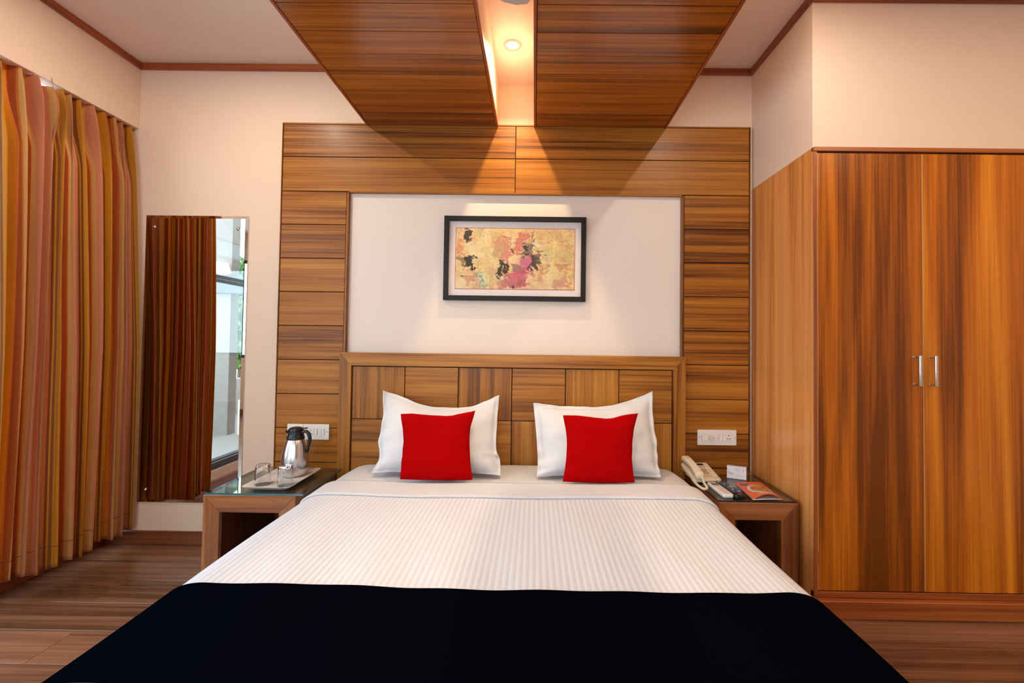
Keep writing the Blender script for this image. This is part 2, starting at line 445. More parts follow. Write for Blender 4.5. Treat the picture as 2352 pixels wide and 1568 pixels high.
def tree(x, y, h, label, n, seed):
    r = random.Random(seed)
    t = thing('tree', (x, y, -1.5), label, 'tree', 'trees beyond the balcony')
    bm = bmesh.new(); tube(bm, [(x, y, -1.5), (x+.05, y, h*.3), (x-.03, y+.05, h*.75)], [.09, .07, .03], 8)
    for k in range(6):
        a = r.random()*6.3
        tube(bm, [(x, y, h*.3+k*.2), (x+.7*math.cos(a), y+.7*math.sin(a), h*.5+k*.25)], [.03, .01], 6)
    obj('trunk', bm, m_bark, t, True)
    vs, fs = [], []
    for k in range(n):
        while True:
            px, py, pz = r.uniform(-1, 1), r.uniform(-1, 1), r.uniform(-1, 1)
            d = px*px+py*py+pz*pz
            if .25 < d < 1: break
        c = Vector((x+px*1.0, y+py*1.0, h*.62+pz*h*.42))
        e = Euler((r.random()*6, r.random()*6, r.random()*6)).to_matrix(); s = r.uniform(.05, .09)
        i = len(vs)
        for q in ((-s, 0, 0), (0, -s*.42, .01), (s, 0, 0), (0, s*.42, .01)): vs.append(tuple(c + e @ Vector(q)))
        fs.append((i, i+1, i+2, i+3))
    me = bpy.data.meshes.new('foliage'); me.from_pydata([tuple(Vector(v)-WORLD[t.name]) for v in vs], [], fs); me.materials.append(m_leaf)
    o = link('foliage', me, t, WORLD[t.name]); o['kind'] = 'stuff'
tree(-5.75, -6.4, 2.6, 'sunlit leafy green tree beyond the balcony parapet, seen in mirror', 7000, 3)

# ------------------------------------------------------------------ wall panelling behind the bed
wp = thing('wall_panelling', (-.1218, -.005, 0), 'teak plank wall panelling framing the white recess behind the bed', 'wall panelling')
PX0, PX1, IX0, IX1 = -1.4545, 1.2111, -1.0645, .8252
PT, IT = 2.4034, 2.0055
bm = bmesh.new()
box(bm, PX0+.004, IX0-.004, -.018, -.0005, 0, PT-.004); box(bm, IX1+.004, PX1-.004, -.018, -.0005, 0, PT-.004)
box(bm, IX0-.004, IX1+.004, -.018, -.0005, IT+.004, PT-.004)
obj('backing', bm, m_gap, wp)
G = .0022
def pboard(x0, x1, z0, z1):
    boxpart('panel', x0+G, x1-G, -T, -.016, z0+G, z1-G, m_panel, wp, bev=.0012)
E_ = .012
for z0, z1 in ((2.2075, PT-.008), (IT+.004, 2.2075)):
    pboard(PX0+E_*.5, -.1205, z0, z1); pboard(-.1205, PX1-E_*.5, z0, z1)
z = IT+.004; zs = [z]
for q in (1.819, 1.627, 1.436, 1.245, 1.053, .861, .670, .479, .288, .097, 0): zs.append(q)
for z1, z0 in zip(zs[:-1], zs[1:]):
    pboard(PX0+E_*.5, IX0-E_, z0, z1); pboard(IX1+E_, PX1-E_*.5, z0, z1)
for a, b, c, d in ((PX0, PX0+E_*.5, 0, PT), (PX1-E_*.5, PX1, 0, PT), (IX0-E_, IX0, 1.0, IT), (IX1, IX1+E_, 1.0, IT), (PX0+E_*.5, PX1-E_*.5, PT-.008, PT), (IX0, IX1, IT, IT+.006)):
    boxpart('edge_strip', a+.0003, b-.0003, -T-.002, -.001, c, d, m_edgez if b-a < .1 else m_panel, wp, bev=.001)

# ------------------------------------------------------------------ soffits
def soffit(x0, x1, label):
    t = thing('ceiling_soffit', ((x0+x1)/2, -1.5, ZS), label, 'ceiling soffit')
    yy = [0, -.182, -.359, -.532, -.685, -.834, -.986]
    while yy[-1] > YF+.1: yy.append(max(yy[-1]-.152, YF))
    for a, b in zip(yy[:-1], yy[1:]):
        boxpart('plank', x0+.010, x1-.010, b+.0016, a-.0016, ZS, ZS+.010, m_sof, t, bev=.001)
    boxpart('edge_strip', x0-.004, x0+.008, YF, 0, ZS-.003, ZS+.022, m_trimy, t, bev=.001)
    boxpart('edge_strip', x1-.008, x1+.004, YF, 0, ZS-.003, ZS+.022, m_trimy, t, bev=.001)
    boxpart('backing', x0+.008, x1-.008, YF, 0, ZS+.008, ZS+.0119, m_gap, t, bev=0)
soffit(SL0, SL1, 'glossy teak plank ceiling soffit to the left of the light slot')
soffit(SR0, SR1, 'glossy teak plank ceiling soffit to the right of the light slot')

# ------------------------------------------------------------------ downlights
def downlight(x, y, z, label, power, color, first=None):
    t = thing('downlight', (x, y, z), label, 'light', 'recessed round ceiling downlights')
    obj('trim_ring', lathe([(.029, -.001), (.031, -.004), (.044, -.005), (.047, 0), (.029, 0)], 40, x, y, z, True), m_ring, t, True)
    obj('bulb', lathe([(0, -.003), (.020, -.003), (.028, -.001), (.028, 0), (0, 0)], 32, x, y, z), m_bulb, t, True)
    ld = bpy.data.lights.new('downlight_beam', 'AREA'); ld.shape = 'DISK'; ld.size = .03
    ld.energy = power; ld.color = color; ld.spread = math.radians(128 if z < 2.7 else 176)
    lo = bpy.data.objects.new('beam', ld); COL.objects.link(lo); lo.parent = t; lo.location = (0, 0, -.006)
downlight(-.128, -.365, 2.645, 'round ceiling downlight in the slot over the picture', P_SLOT, WARM)
downlight(-.128, -1.45, 2.645, 'round ceiling downlight in the slot beside the fan', P_SLOT, WARM)
downlight(-.128, -2.9, 2.645, 'round ceiling downlight in the slot behind the camera', P_SLOT, WARM)
for x, y, l, k, c in ((-1.52, -.85, 'round downlight in ceiling near the curtain and mirror', 1.25, WARM_ROOM), (.98, -1.15, 'round downlight in ceiling before the wardrobe side', .95, WARM_ROOM),
        (2.1, -1.75, 'round downlight in ceiling in front of the wardrobe doors', 1.1, (1, .78, .50)), (-1.62, -3.2, 'round downlight in left rear ceiling behind the camera', .8, WARM_ROOM), (1.3, -3.2, 'round downlight in right rear ceiling behind the camera', .8, WARM_ROOM)):
    downlight(x, y, ZC, l, P_ROOM*k, c)

# ------------------------------------------------------------------ ceiling fan (one blade tip in view)
fx, fy, fz = -.10, -1.86, 2.20
ft = thing('ceiling_fan', (fx, fy, fz), 'pale ceiling fan hanging in the light slot, one grey blade tip showing', 'fan')
obj('motor', lathe([(0, -.05), (.07, -.045), (.095, -.02), (.095, .02), (.05, .05), (0, .055)], 32, fx, fy, fz), m_fan, ft, True)
obj('down_rod', lathe([(.012, .05), (.012, .40), (.05, .42), (.05, .445), (0, .445)], 20, fx, fy, fz), m_fan, ft, True)
for k in range(3):
    a = math.radians(88+120*k)
    pts = []
    outline = [(.10, .022), (.16, .045), (.50, .060), (.585, .052), (.606, .03), (.612, -.01), (.60, -.045), (.57, -.062), (.16, -.050), (.10, -.022)]
    if k: outline = [(r, w) for r, w in outline]
    bm = stack([([(r, w, -.003+w*.16) for r, w in outline], 0), ([(r, w, .002+w*.16) for r, w in outline], 0)])
    bm.transform(Matrix.Translation((fx, fy, fz)) @ Matrix.Rotation(a, 4, 'Z'))
    obj('blade', bm, m_fan, ft)

# ------------------------------------------------------------------ bed with headboard
bd = thing('bed', (-.12, -1.05, 0), 'double bed with square panelled teak headboard in the middle', 'bed')
HX0, HX1, HZ = -1.0782, .8362, 1.0984
hb = obj('headboard', bx(HX0+.01, HX1-.01, -.048, -.027, .1, HZ-.01, bev=0), m_gap, bd)
def hbar(pts, m):
    # mitred bar: outline in xz, thick in y
    bm = bmesh.new()
    a = [bm.verts.new((x, -.072, z)) for x, z in pts]; b = [bm.verts.new((x, -.027, z)) for x, z in pts]
    bm.faces.new(a); bm.faces.new(b[::-1])
    for i in range(len(a)): bm.faces.new((a[i], a[(i+1) % len(a)], b[(i+1) % len(a)], b[i]))
    bmesh.ops.bevel(bm, geom=list(bm.edges), offset=.0012, segments=1, affect='EDGES')
    return obj('headboard_rail' if m is m_hbx else 'headboard_stile', bm, m, hb)
ix0, ix1, iz = -1.011, .769, 1.026
hbar([(HX0, HZ), (HX1, HZ), (ix1+.0008, iz), (ix0-.0008, iz)], m_hbx)
hbar([(HX0, .0), (HX0, HZ-.0008), (ix0, iz-.0008), (ix0, .0)], m_hbz)
hbar([(HX1, .0), (ix1, .0), (ix1, iz-.0008), (HX1, HZ-.0008)], m_hbz)
xs = [ix0+.003, -.716, -.4185, -.121, .1755, .4715, ix1-.003]
zr = [iz-.003, .7305, .435, .14]
pm = {}
for i in range(6):
    for j in range(3):
        g = .0022
        boxpart('panel', xs[i]+g, xs[i+1]-g, -.060, -.046, zr[j+1]+g, zr[j]-g, m_hbz if (i+j) % 2 == 0 else m_hbx, hb, bev=.0014)
boxpart('bed_frame', -1.03, .80, -2.04, -.075, .10, .24, m_nsx, bd, bev=.004)
for x in (-.95, .72):
    for y in (-.2, -1.95): boxpart('leg', x-.035, x+.035, y-.035, y+.035, 0, .10, m_nsz, bd, bev=.003)
boxpart('mattress', -.975, .773, -2.02, -.085, .24, .475, m_pillow, bd, bev=.05, seg=4)

# covers: a rounded drape over the mattress
BX0, BX1 = -1.005, .803
def drape(name, y0, y1, off, drop, mat, thick=.004, foot=False, amp=1.0, seed=0, nx=140, ny=60, label=None, cat=None, parent=None, edge=None):
    c = (BX0+BX1)/2; hw = (BX1-BX0)/2
    R_ = .05; RX = .11
    flat = hw - RX
    arc = .1315
    tot = flat+arc+drop
    zt = .500
    def prof(s):
        a = abs(s); sg = 1 if s > 0 else -1
        if a < flat: return sg*a, 0.0, 0, 1
        if a < flat+arc:
            t = (a-flat)/arc*PI/2; return sg*(flat+RX*math.sin(t)), -R_*(1-math.cos(t)), math.sin(t)*sg, math.cos(t)
        return sg*hw, -R_-(a-flat-arc), sg, 0
    r = random.Random(seed); ph = [r.random()*6.28 for _ in range(8)]
    def wob(x, y):
        return amp*(.0025*math.sin(3.1*x+ph[0]+1.7*y)+.002*math.sin(5.7*y+ph[1]-2*x)+.0015*math.sin(9*x-4*y+ph[2])+.0012*math.sin(26*x+5*y+ph[4])*max(0, math.sin(2.3*y+ph[5])))
    def fn(u, v):
        s = (u*2-1)*tot; y = y0+(y1-y0)*v
        x, dz, nx_, nz_ = prof(s)
        if edge: y += edge(u, v)
        z = zt+dz+(.012*max(0, 1-abs(y+.1)/.5)*(1-abs(x)/hw) if abs(x) < hw else 0)
        if foot and y < -2.0: 
            t = (-2.0-y); z = min(z, zt - max(0, t-.03)); y = -2.0-min(t, .03)-.02*min(1, t*4)
        # corner rounding near the headboard
        if y > -.30:
            k = (y+.30)/.24; 
            x *= 1-.022*k*k
        sw = .010*math.sin(14*y+ph[3]+sg_(s))*min(1, max(0, (abs(s)-flat-arc)/.15))
        o = off+wob(x, y)
        return (c+x+nx_*o+sw*(1 if s > 0 else -1), y, z+nz_*o)
    def sg_(s): return 1.3 if s > 0 else 0
    vs, fs = grid_mesh(fn, nx, ny)
    me = bpy.data.meshes.new(name); me.from_pydata(vs, [], fs); me.materials.append(mat)
    me.polygons.foreach_set('use_smooth', [True]*len(me.polygons))
    base = WORLD[parent.name] if parent else Vector((c, (y0+y1)/2, .2))
    me.transform(Matrix.Translation(-base))
    o = link(name, me, parent, base)
    sm = o.modifiers.new('thickness', 'SOLIDIFY'); sm.thickness = thick; sm.offset = 1 if True else 0
    # make normals point up so the thickness grows outward
    bm = bmesh.new(); bm.from_mesh(me); 
    if sum(f.normal.z for f in bm.faces) < 0: bmesh.ops.reverse_faces(bm, faces=bm.faces)
    bm.to_mesh(me); bm.free()
    if label: tag(o, label, cat)
    return o
bs = drape('bed_sheet', -.085, -.62, -.017, .20, m_sheet, thick=.003, seed=2, label='plain finely ribbed white bottom sheet under the pillows', cat='bed sheet')
bc = drape('bedspread', -.50, -2.35, -.010, .30, m_cover, thick=.003, foot=True, seed=2, ny=120, nx=260, label='white striped satin top sheet with turned down cuff, covering most of the bed', cat='bedspread')
drape('turned_down_cuff', -.425, -.612, -.006, .27, m_sheet, thick=.009, seed=2, ny=14, parent=bc, edge=lambda u, v: (.004*math.sin(11*u)+.003*math.sin(31*u+1)))
rn = drape('bed_runner', -1.345, -1.709, -.0060, .24, m_runner, thick=.005, seed=2, nx=200, ny=40, label='black felt bed runner laid across the foot end', cat='bed runner', edge=lambda u, v: .0012*math.sin(9*u+v)+.0006*math.sin(47*u)-.012*u*v)

# ------------------------------------------------------------------ pillows and cushions
def coons(B, n=36):
    """B = four polylines bottom(l->r), right(b->t), top(l->r), left(b->t) in 3d"""
    def smooth(pts):
        return [Vector(p) for p in pts]
    def ev(pts, t):
        # Catmull-Rom through points
        pts = pts; m = len(pts)-1; f = t*m; i = min(int(f), m-1); k = f-i
        p0 = pts[max(i-1, 0)]; p1 = pts[i]; p2 = pts[i+1]; p3 = pts[min(i+2, m)]
        return .5*((2*p1)+(p2-p0)*k+(2*p0-5*p1+4*p2-p3)*k*k+(3*p1-p0-3*p2+p3)*k**3)
    b, r, t, l = [smooth(x) for x in B]
    def fn(u, v):
        P = ev(b, u)*(1-v)+ev(t, u)*v + ev(l, v)*(1-u)+ev(r, v)*u
        P -= b[0]*(1-u)*(1-v)+b[-1]*u*(1-v)+t[0]*(1-u)*v+t[-1]*u*v
        return P
    return fn
def cushion(name, B, thick, mat, label, cat, group, flange=.0, seed=0, n=48, wrink=1.0, back=.5, nrm=Vector((0, -.88, .47))):
    fn = coons(B); r = random.Random(seed); ph = [r.random()*6.28 for _ in range(12)]
    vs, fs = [], []
    nrm = nrm.normalized()
    def prof(u, v):
        a, b = abs(u*2-1), abs(v*2-1)
        if flange:
            a = min(1, a/(1-flange)); b = min(1, b/(1-flange))
        h = (1-a**3.2)**.75*(1-b**3.2)**.75 if a < 1 and b < 1 else 0
        return h
    def wr(u, v):
        e = max(abs(u*2-1), abs(v*2-1))
        w = .0030*math.sin(21*u+ph[0]+6*v)*e*e+.0022*math.sin(33*v+ph[1]-9*u)*e**3+.002*math.sin(9*u+11*v+ph[2])+.0016*math.sin(47*u+5*v+ph[3])*e**6
        w += .0035*math.sin(15*(u-.5)*(v-.2)*4+ph[4])*(abs(u*2-1)**2)*(1-abs(v*2-1))
        return w*wrink*1.5-(.004*math.exp(-((e-(1-flange))/.018)**2) if flange else 0)
    for side in (1, -1):
        for j in range(n+1):
            for i in range(n+1):
                u, v = i/n, j/n
                k = thick*(1 if side > 0 else back)
                P = fn(u, v)+nrm*(side*(prof(u, v)*k+.0022)+(wr(u, v)))
                vs.append(P)
    q = (n+1)**2
    for s in range(2):
        for j in range(n):
            for i in range(n):
                a = s*q+j*(n+1)+i
                f = (a, a+1, a+n+2, a+n+1)
                fs.append(f if s == 0 else f[::-1])
    edge = [i for i in range(n)]+[j*(n+1)+n for j in range(n)]+[n*(n+1)+i for i in range(n, 0, -1)]+[j*(n+1) for j in range(n, 0, -1)]
    for k in range(len(edge)):
        a, b = edge[k], edge[(k+1) % len(edge)]
        fs.append((a, a+q, b+q, b))
    base = sum(vs, Vector())/len(vs); base.z = min(v.z for v in vs)
    me = bpy.data.meshes.new(name); me.from_pydata([tuple(v-base) for v in vs], [], fs); me.materials.append(mat)
    bm = bmesh.new(); bm.from_mesh(me); bmesh.ops.recalc_face_normals(bm, faces=bm.faces); bm.to_mesh(me); bm.free()
    me.polygons.foreach_set('use_smooth', [True]*len(me.polygons))
    o = link(name, me, None, base); tag(o, label, cat, group)
    return o
gp = 'white pillows leaning on the headboard'
cushion('pillow', ([(-.800, -.330, .512), (-.70, -.312, .512), (-.50, -.305, .512), (-.30, -.311, .512), (-.158, -.325, .508)],
                   [(-.158, -.325, .508), (-.166, -.280, .575), (-.187, -.252, .623), (-.190, -.174, .765), (-.186, -.113, .880)],
                   [(-.821, -.104, .896), (-.735, -.113, .872), (-.62, -.140, .830), (-.501, -.150, .811), (-.362, -.146, .818), (-.26, -.125, .846), (-.186, -.113, .880)],
                   [(-.800, -.330, .512), (-.775, -.285, .575), (-.798, -.235, .65), (-.795, -.17, .76), (-.821, -.104, .896)]),
        .082, m_pillow, 'left white pillow with tall corners behind a red cushion', 'pillow', gp, flange=.09, seed=11)
cushion('pillow', ([(.020, -.330, .505), (.166, -.314, .512), (.33, -.31, .512), (.491, -.308, .512), (.636, -.318, .508)],
                   [(.636, -.318, .508), (.630, -.285, .57), (.636, -.235, .654), (.633, -.168, .776), (.646, -.096, .908)],
                   [(-.001, -.132, .842), (.086, -.138, .834), (.20, -.141, .828), (.314, -.141, .825), (.44, -.131, .838), (.55, -.112, .872), (.646, -.096, .908)],
                   [(.020, -.330, .505), (.025, -.283, .568), (.017, -.218, .685), (-.001, -.132, .842)]),
        .082, m_pillow, 'right white pillow with higher right corner behind a red cushion', 'pillow', gp, flange=.09, seed=23)
gc = 'red scatter cushions in front of the pillows'
cn = Vector((0, -.94, .34))
def cush(x0, seed, label, B):
    o = cushion('cushion', B, .030, m_sheet_red, label, 'cushion', gc, seed=seed, wrink=.5, n=40, nrm=cn)
cush(0, 5, 'red square cushion on the left white pillow',
     ([(-.628, -.425, .513), (-.52, -.43, .512), (-.40, -.43, .512), (-.283, -.425, .515)], [(-.283, -.425, .515), (-.300, -.40, .605), (-.307, -.37, .733), (-.287, -.335, .828)],
      [(-.657, -.335, .806), (-.60, -.335, .808), (-.50, -.34, .802), (-.42, -.34, .800), (-.36, -.34, .812), (-.287, -.335, .828)], [(-.628, -.425, .513), (-.626, -.405, .60), (-.630, -.37, .70), (-.657, -.335, .806)]))
cush(0, 9, 'red square cushion on the right white pillow',
     ([(.142, -.425, .513), (.25, -.43, .512), (.37, -.43, .512), (.483, -.425, .515)], [(.483, -.425, .515), (.474, -.40, .615), (.486, -.37, .734), (.516, -.335, .826)],
      [(.146, -.335, .811), (.21, -.335, .810), (.30, -.34, .803), (.372, -.34, .799), (.44, -.34, .815), (.516, -.335, .826)], [(.142, -.425, .513), (.158, -.405, .60), (.163, -.37, .709), (.146, -.335, .811)]))

# ------------------------------------------------------------------ nightstands
def nightstand(x0, x1, z1, label, gx0, gx1):
    y0, y1 = -.505, -.032
    t = thing('nightstand', ((x0+x1)/2, -.27, 0), label, 'nightstand')
    w = .076; th = .078
    def bar(pts, m, nm):
        bm = bmesh.new()
        a = [bm.verts.new((x, y0, z)) for x, z in pts]; b = [bm.verts.new((x, y1, z)) for x, z in pts]
        bm.faces.new(a); bm.faces.new(b[::-1])
        for i in range(len(a)): bm.faces.new((a[i], a[(i+1) % len(a)], b[(i+1) % len(a)], b[i]))
        bmesh.ops.bevel(bm, geom=list(bm.edges), offset=.0015, segments=1, affect='EDGES')
        obj(nm, bm, m, t)
    bar([(x0, z1), (x0+w-.0005, z1-th), (x1-w+.0005, z1-th), (x1, z1)], m_nsx, 'top')
    bar([(x0, 0), (x0+w, 0), (x0+w, z1-th), (x0, z1-.0005)], m_nsz, 'side_panel')
    bar([(x1, 0), (x1, z1-.0005), (x1-w, z1-th), (x1-w, 0)], m_nsz, 'side_panel')
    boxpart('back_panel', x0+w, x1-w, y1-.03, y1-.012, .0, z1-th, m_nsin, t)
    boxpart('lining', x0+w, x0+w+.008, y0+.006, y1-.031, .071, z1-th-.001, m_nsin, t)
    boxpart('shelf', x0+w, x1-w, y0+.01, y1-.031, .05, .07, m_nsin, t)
    y1 = -.080
    gl = obj('glass_top', bx(gx0, gx1, y0+.004, y1, z1+.0005, z1+.0085), m_tabglass, t)
    # polished green edge of the sheet
    bm = bmesh.new()
    box(bm, gx0, gx1, y0+.003, y0+.0039, z1+.0007, z1+.0083)
    box(bm, gx0-.0009, gx0, y0+.004, y1, z1+.0007, z1+.0083); box(bm, gx1, gx1+.0009, y0+.004, y1, z1+.0007, z1+.0083)
    obj('glass_edge', bm, m_tedge if x0 < 0 else m_tdark, gl)
    return t
nightstand(-1.505, -1.081, .452, 'teak nightstand with glass top left of the bed, holding the flask tray', -1.498, -1.048)
nightstand(.845, 1.206, .455, 'teak nightstand with glass top right of the bed, holding the telephone', .845, 1.203)

# ------------------------------------------------------------------ wardrobe
wd = thing('wardrobe', (2.16, -.29, 0), 'tall built in teak wardrobe with metal pulls on the right wall', 'wardrobe')
boxpart('side_panel', XR, XR+.018, -DW+.001, 0, 0, ZW, m_wside, wd, bev=.0008)
boxpart('stile', XR+.0, XR+.0165, -DW-.006, -DW, .09, ZW-.018, m_wframe, wd, bev=.001)
boxpart('top_rail', XR, XE, -DW-.010, -DW+.01, ZW-.018, ZW+.001, m_wframex, wd, bev=.0015)
boxpart('carcass', XR+.019, XE, -DW+.022, -DW+.05, 0, ZW-.02, m_gap, wd, bev=0)
boxpart('bottom_rail', XR+.0, XE, -DW-.004, -DW+.02, .078, .104, m_wframex, wd, bev=.0015)
boxpart('plinth', XR, XE, -DW-.030, -DW+.02, 0, .077, m_wframex, wd, bev=.003)
dx = [1.2485, 1.711, 2.170, 2.632, 3.094]
m_pale = plain('door_bevel_glint', (206, 160, 110), .5)  # pale colour carries the bevel light along each door's left edge
for i in range(4):
    a, b = dx[i]+.0012, dx[i+1]-.0012
    d = boxpart('door', a, b, -DW-.002, -DW+.016, .108, 2.031, m_ward, wd, bev=.0012)
    boxpart('bevel_glint', a-.0009, a+.0014, -DW-.0025, -DW+.01, .110, 2.029, m_pale, d, bev=0)
    hx = b-.036 if i % 2 == 0 else a+.030
    hz = 1.068
    bm = bmesh.new()
    yo = -DW-.034
    pts = [(hx-.0, -DW-.001, hz+.063), (hx, yo+.006, hz+.063), (hx, yo, hz+.057), (hx, yo-.001, hz), (hx, yo, hz-.057), (hx, yo+.006, hz-.063), (hx, -DW-.001, hz-.063)]
    box(bm, hx-.0065, hx+.0065, yo-.0045, yo+.0045, hz-.068, hz+.068, bev=.0035, seg=3)
    for s in (1, -1):
        tube(bm, [(hx, yo+.002, hz+s*.060), (hx, -DW-.008, hz+s*.060), (hx, -DW-.002, hz+s*.060)], [.0055, .0050, .0075], 12)
    obj('handle', bm, m_steel, d, True)
    if i in (0, 2):
        for z in (1.912, 1.348, .782, .25):
            boxpart('hinge', a-.0028, a+.001, -DW-.0035, -DW+.012, z-.028, z+.028, m_steel, d, bev=.0004)

# ------------------------------------------------------------------ mirror
mr = thing('wall_mirror', (-1.935, -.012, .237), 'tall frameless mirror with chrome studs hanging beside the striped curtain', 'mirror')
mx0, mx1, mz0, mz1, bv = -2.235, -1.647, .237, 1.866, .016
bm = bmesh.new()
A = [bm.verts.new(p) for p in ((mx0, -.006, mz0), (mx1, -.006, mz0), (mx1, -.006, mz1), (mx0, -.006, mz1))]
B = [bm.verts.new(p) for p in ((mx0+bv, -.010, mz0+bv), (mx1-bv, -.010, mz0+bv), (mx1-bv, -.010, mz1-bv), (mx0+bv, -.010, mz1-bv))]
C_ = [bm.verts.new(p) for p in ((mx0, -.001, mz0), (mx1, -.001, mz0), (mx1, -.001, mz1), (mx0, -.001, mz1))]
bm.faces.new(B); bm.faces.new(C_[::-1])
for i in range(4):
    j = (i+1) % 4
    bm.faces.new((A[i], A[j], B[j], B[i])); bm.faces.new((C_[i], C_[j], A[j], A[i]))
obj('mirror_glass', bm, m_mirror, mr)
for x, z in ((-2.183, 1.799), (-1.700, 1.792), (-2.184, .309), (-1.700, .309)):
    obj('mirror_stud', lathe([(0, .008), (.004, .0075), (.008, .004), (.0095, 0), (0, 0)], 20), m_chrome, mr, True)
    o = bpy.context.scene.objects[-1] if False else None
studs = [o for o in mr.children if o.name.startswith('mirror_stud')]
for o, (x, z) in zip(studs, ((-2.183, 1.799), (-1.700, 1.792), (-2.184, .309), (-1.700, .309))):
    o.data.transform(Matrix.Translation(WORLD[mr.name])); o.data.transform(Matrix.Rotation(PI/2, 4, 'X'))
    o.location = Vector((x, -.0102, z))-WORLD[mr.name]

# ------------------------------------------------------------------ curtain
cz1, cz0 = 2.372, .085
CREASE = [.0, .062, .112, .168, .224, .288, .337, .398, .456, .512, .565, .628, .690]
FOLD = [.042, .034, .040, .038, .046, .036, .044, .048, .034, .042, .036, .042]
def curtain_xy(a, t, raw=False):
    """a 0..1 across, t 0 bottom .. 1 top -> x,y"""
    nf = len(CREASE)-1
    f = a*nf; i = min(int(f), nf-1); k = f-i
    d = CREASE[i]+(CREASE[i+1]-CREASE[i])*k
    d += .011*math.sin(3.1*t+f*.9)*math.sin(PI*a)
    ph = 2*PI*f
    # depth of each fold
    c0 = FOLD[i]; c1 = FOLD[min(i+1, nf-1)] if k > .5 else FOLD[max(i-1, 0)]
    amp = (c0+(c1-c0)*abs(k-.5))*1.12+.009*math.sin(4*t+f*1.1)
    top = max(0, (t-.93)/.07); head = min(1, max(0, (1-t)/.06))
    amp *= .55+.45*min(1, (1-t)*6+.1)
    w = 2*max(0, math.sin(PI*k))**.62-1
    if t > .84:                                   # pinch pleat heading
        q = min(1, (t-.84)/.125); q = q*q*(3-2*q); w2 = (max(0, math.sin(PI*k))**7)*2.2-1
        w = w*(1-q)+w2*q
        if t > .965: w += .4*(t-.965)/.035*math.cos(6*PI*k)*.5
    xc = -2.335
    body = min(1, (1-t)/.55)
    xc += .062*body**.8*(1-.55*a)
    x = xc+amp*w
    x += (.006*math.sin(2*ph+2.1*t+1.3*f)+.004*math.sin(3.3*ph+4*t))*min(1, (1-t)*9)
    dd = (.009*math.sin(ph)*(1.0-.3*t)+.003*math.sin(2*ph+2*t+f))*min(1, (1-t)*9)
    if t < .04: dd += 0
    # sagging part of the heading where a hook has slipped
    sg = math.exp(-((a-.70)/.075)**2)
    x += sg*.035*math.exp(-((t-.955)/.06)**2); 
    # end fold turns back towards the window
    if a > .93: x -= (a-.93)/.07*.045
    if a < .03: x += 0
    return x, -max(.012, d+dd+.01)
NA, NT = 780, 120
vs, fs, us = [], [], []
S_ = [0.0]; pv = None
for i in range(NA+1):
    x, y = curtain_xy(i/NA, .45)
    if pv: S_.append(S_[-1]+math.hypot(x-pv[0], y-pv[1]))
    pv = (x, y)
for j in range(NT+1):
    t = j/NT
    t = t if t < .85 else t
    for i in range(NA+1):
        a = i/NA
        x, y = curtain_xy(a, t)
        z = cz0+(cz1-cz0)*t
        if t > .9: z -= .030*math.exp(-((a-.70)/.08)**2)*(t-.9)/.1
        z += (.010*math.sin(9*a)+.012*math.sin(23*a+1))*(1-t)**6
        vs.append((x, y, z))
for j in range(NT):
    for i in range(NA):
        q = j*(NA+1)+i
        fs.append((q, q+NA+1, q+NA+2, q+1))
cb = Vector((-2.31, -.34, cz0))
me = bpy.data.meshes.new('curtain_cloth'); me.from_pydata([tuple(Vector(v)-cb) for v in vs], [], fs); me.materials.append(m_curtain)
uvl = me.uv_layers.new(name='cloth'); uvd = np.zeros(len(me.loops)*2, np.float32)
li = np.zeros(len(me.loops), np.int32); me.loops.foreach_get('vertex_index', li)
Sa = np.array(S_); uvd[0::2] = Sa[li % (NA+1)]; uvd[1::2] = (li//(NA+1))/NT*2.29
uvl.data.foreach_set('uv', uvd)
me.polygons.foreach_set('use_smooth', [True]*len(me.polygons))
ct = thing('curtain', tuple(cb), 'long orange, gold and salmon striped curtain at the left window', 'curtain')
o = link('curtain_cloth', me, ct, cb)
sm = o.modifiers.new('thickness', 'SOLIDIFY'); sm.thickness = .0015
# stitched hem seam
vs2, fs2 = [], []
for i in range(NA+1):
    x, y = curtain_xy(i/NA, .048)
    for z in (.181, .184): vs2.append((x+.0016, y, z+ .004*math.sin(9*i/NA)))
for i in range(NA): fs2.append((2*i, 2*i+1, 2*i+3, 2*i+2))
me = bpy.data.meshes.new('hem_stitch'); me.from_pydata([tuple(Vector(v)-cb) for v in vs2], [], fs2); me.materials.append(plain('hem_thread', (140, 74, 30), .8))
link('hem_stitch', me, o, cb)
boxpart('curtain_rail', -2.372, -2.352, -4.4, -.01, 2.405, 2.425, m_white, ct, bev=.002)
for k in range(len(CREASE)-1):
    d = (CREASE[k]+CREASE[k+1])/2
    bm = bmesh.new(); x, y = curtain_xy((k+.5)/(len(CREASE)-1), 1)
    tube(bm, [(x-.005, y, 2.345), (x-.008, y-.002, 2.385), (-2.362, y-.004, 2.412)], .0014, 6); obj('curtain_hook', bm, m_steel, ct, True)

# ------------------------------------------------------------------ picture
pc = thing('picture', (-.1175, -.004, 1.4), 'abstract red and yellow picture in a black frame above the headboard', 'picture')
fx0, fx1, fz0, fz1 = -.519, .285, 1.400, 1.878; fw = .027
def pbar(pts):
    bm = bmesh.new()
    a = [bm.verts.new((x, -.030, z)) for x, z in pts]; b = [bm.verts.new((x, -.003, z)) for x, z in pts]
    bm.faces.new(a); bm.faces.new(b[::-1])
    for i in range(4): bm.faces.new((a[i], a[(i+1) % 4], b[(i+1) % 4], b[i]))
    bmesh.ops.bevel(bm, geom=list(bm.edges), offset=.001, segments=1, affect='EDGES')
    obj('frame_bar', bm, m_frame, pc)
pbar([(fx0, fz1), (fx1, fz1), (fx1-fw, fz1-fw), (fx0+fw, fz1-fw)]); pbar([(fx0, fz0), (fx0+fw, fz0+fw), (fx1-fw, fz0+fw), (fx1, fz0)])
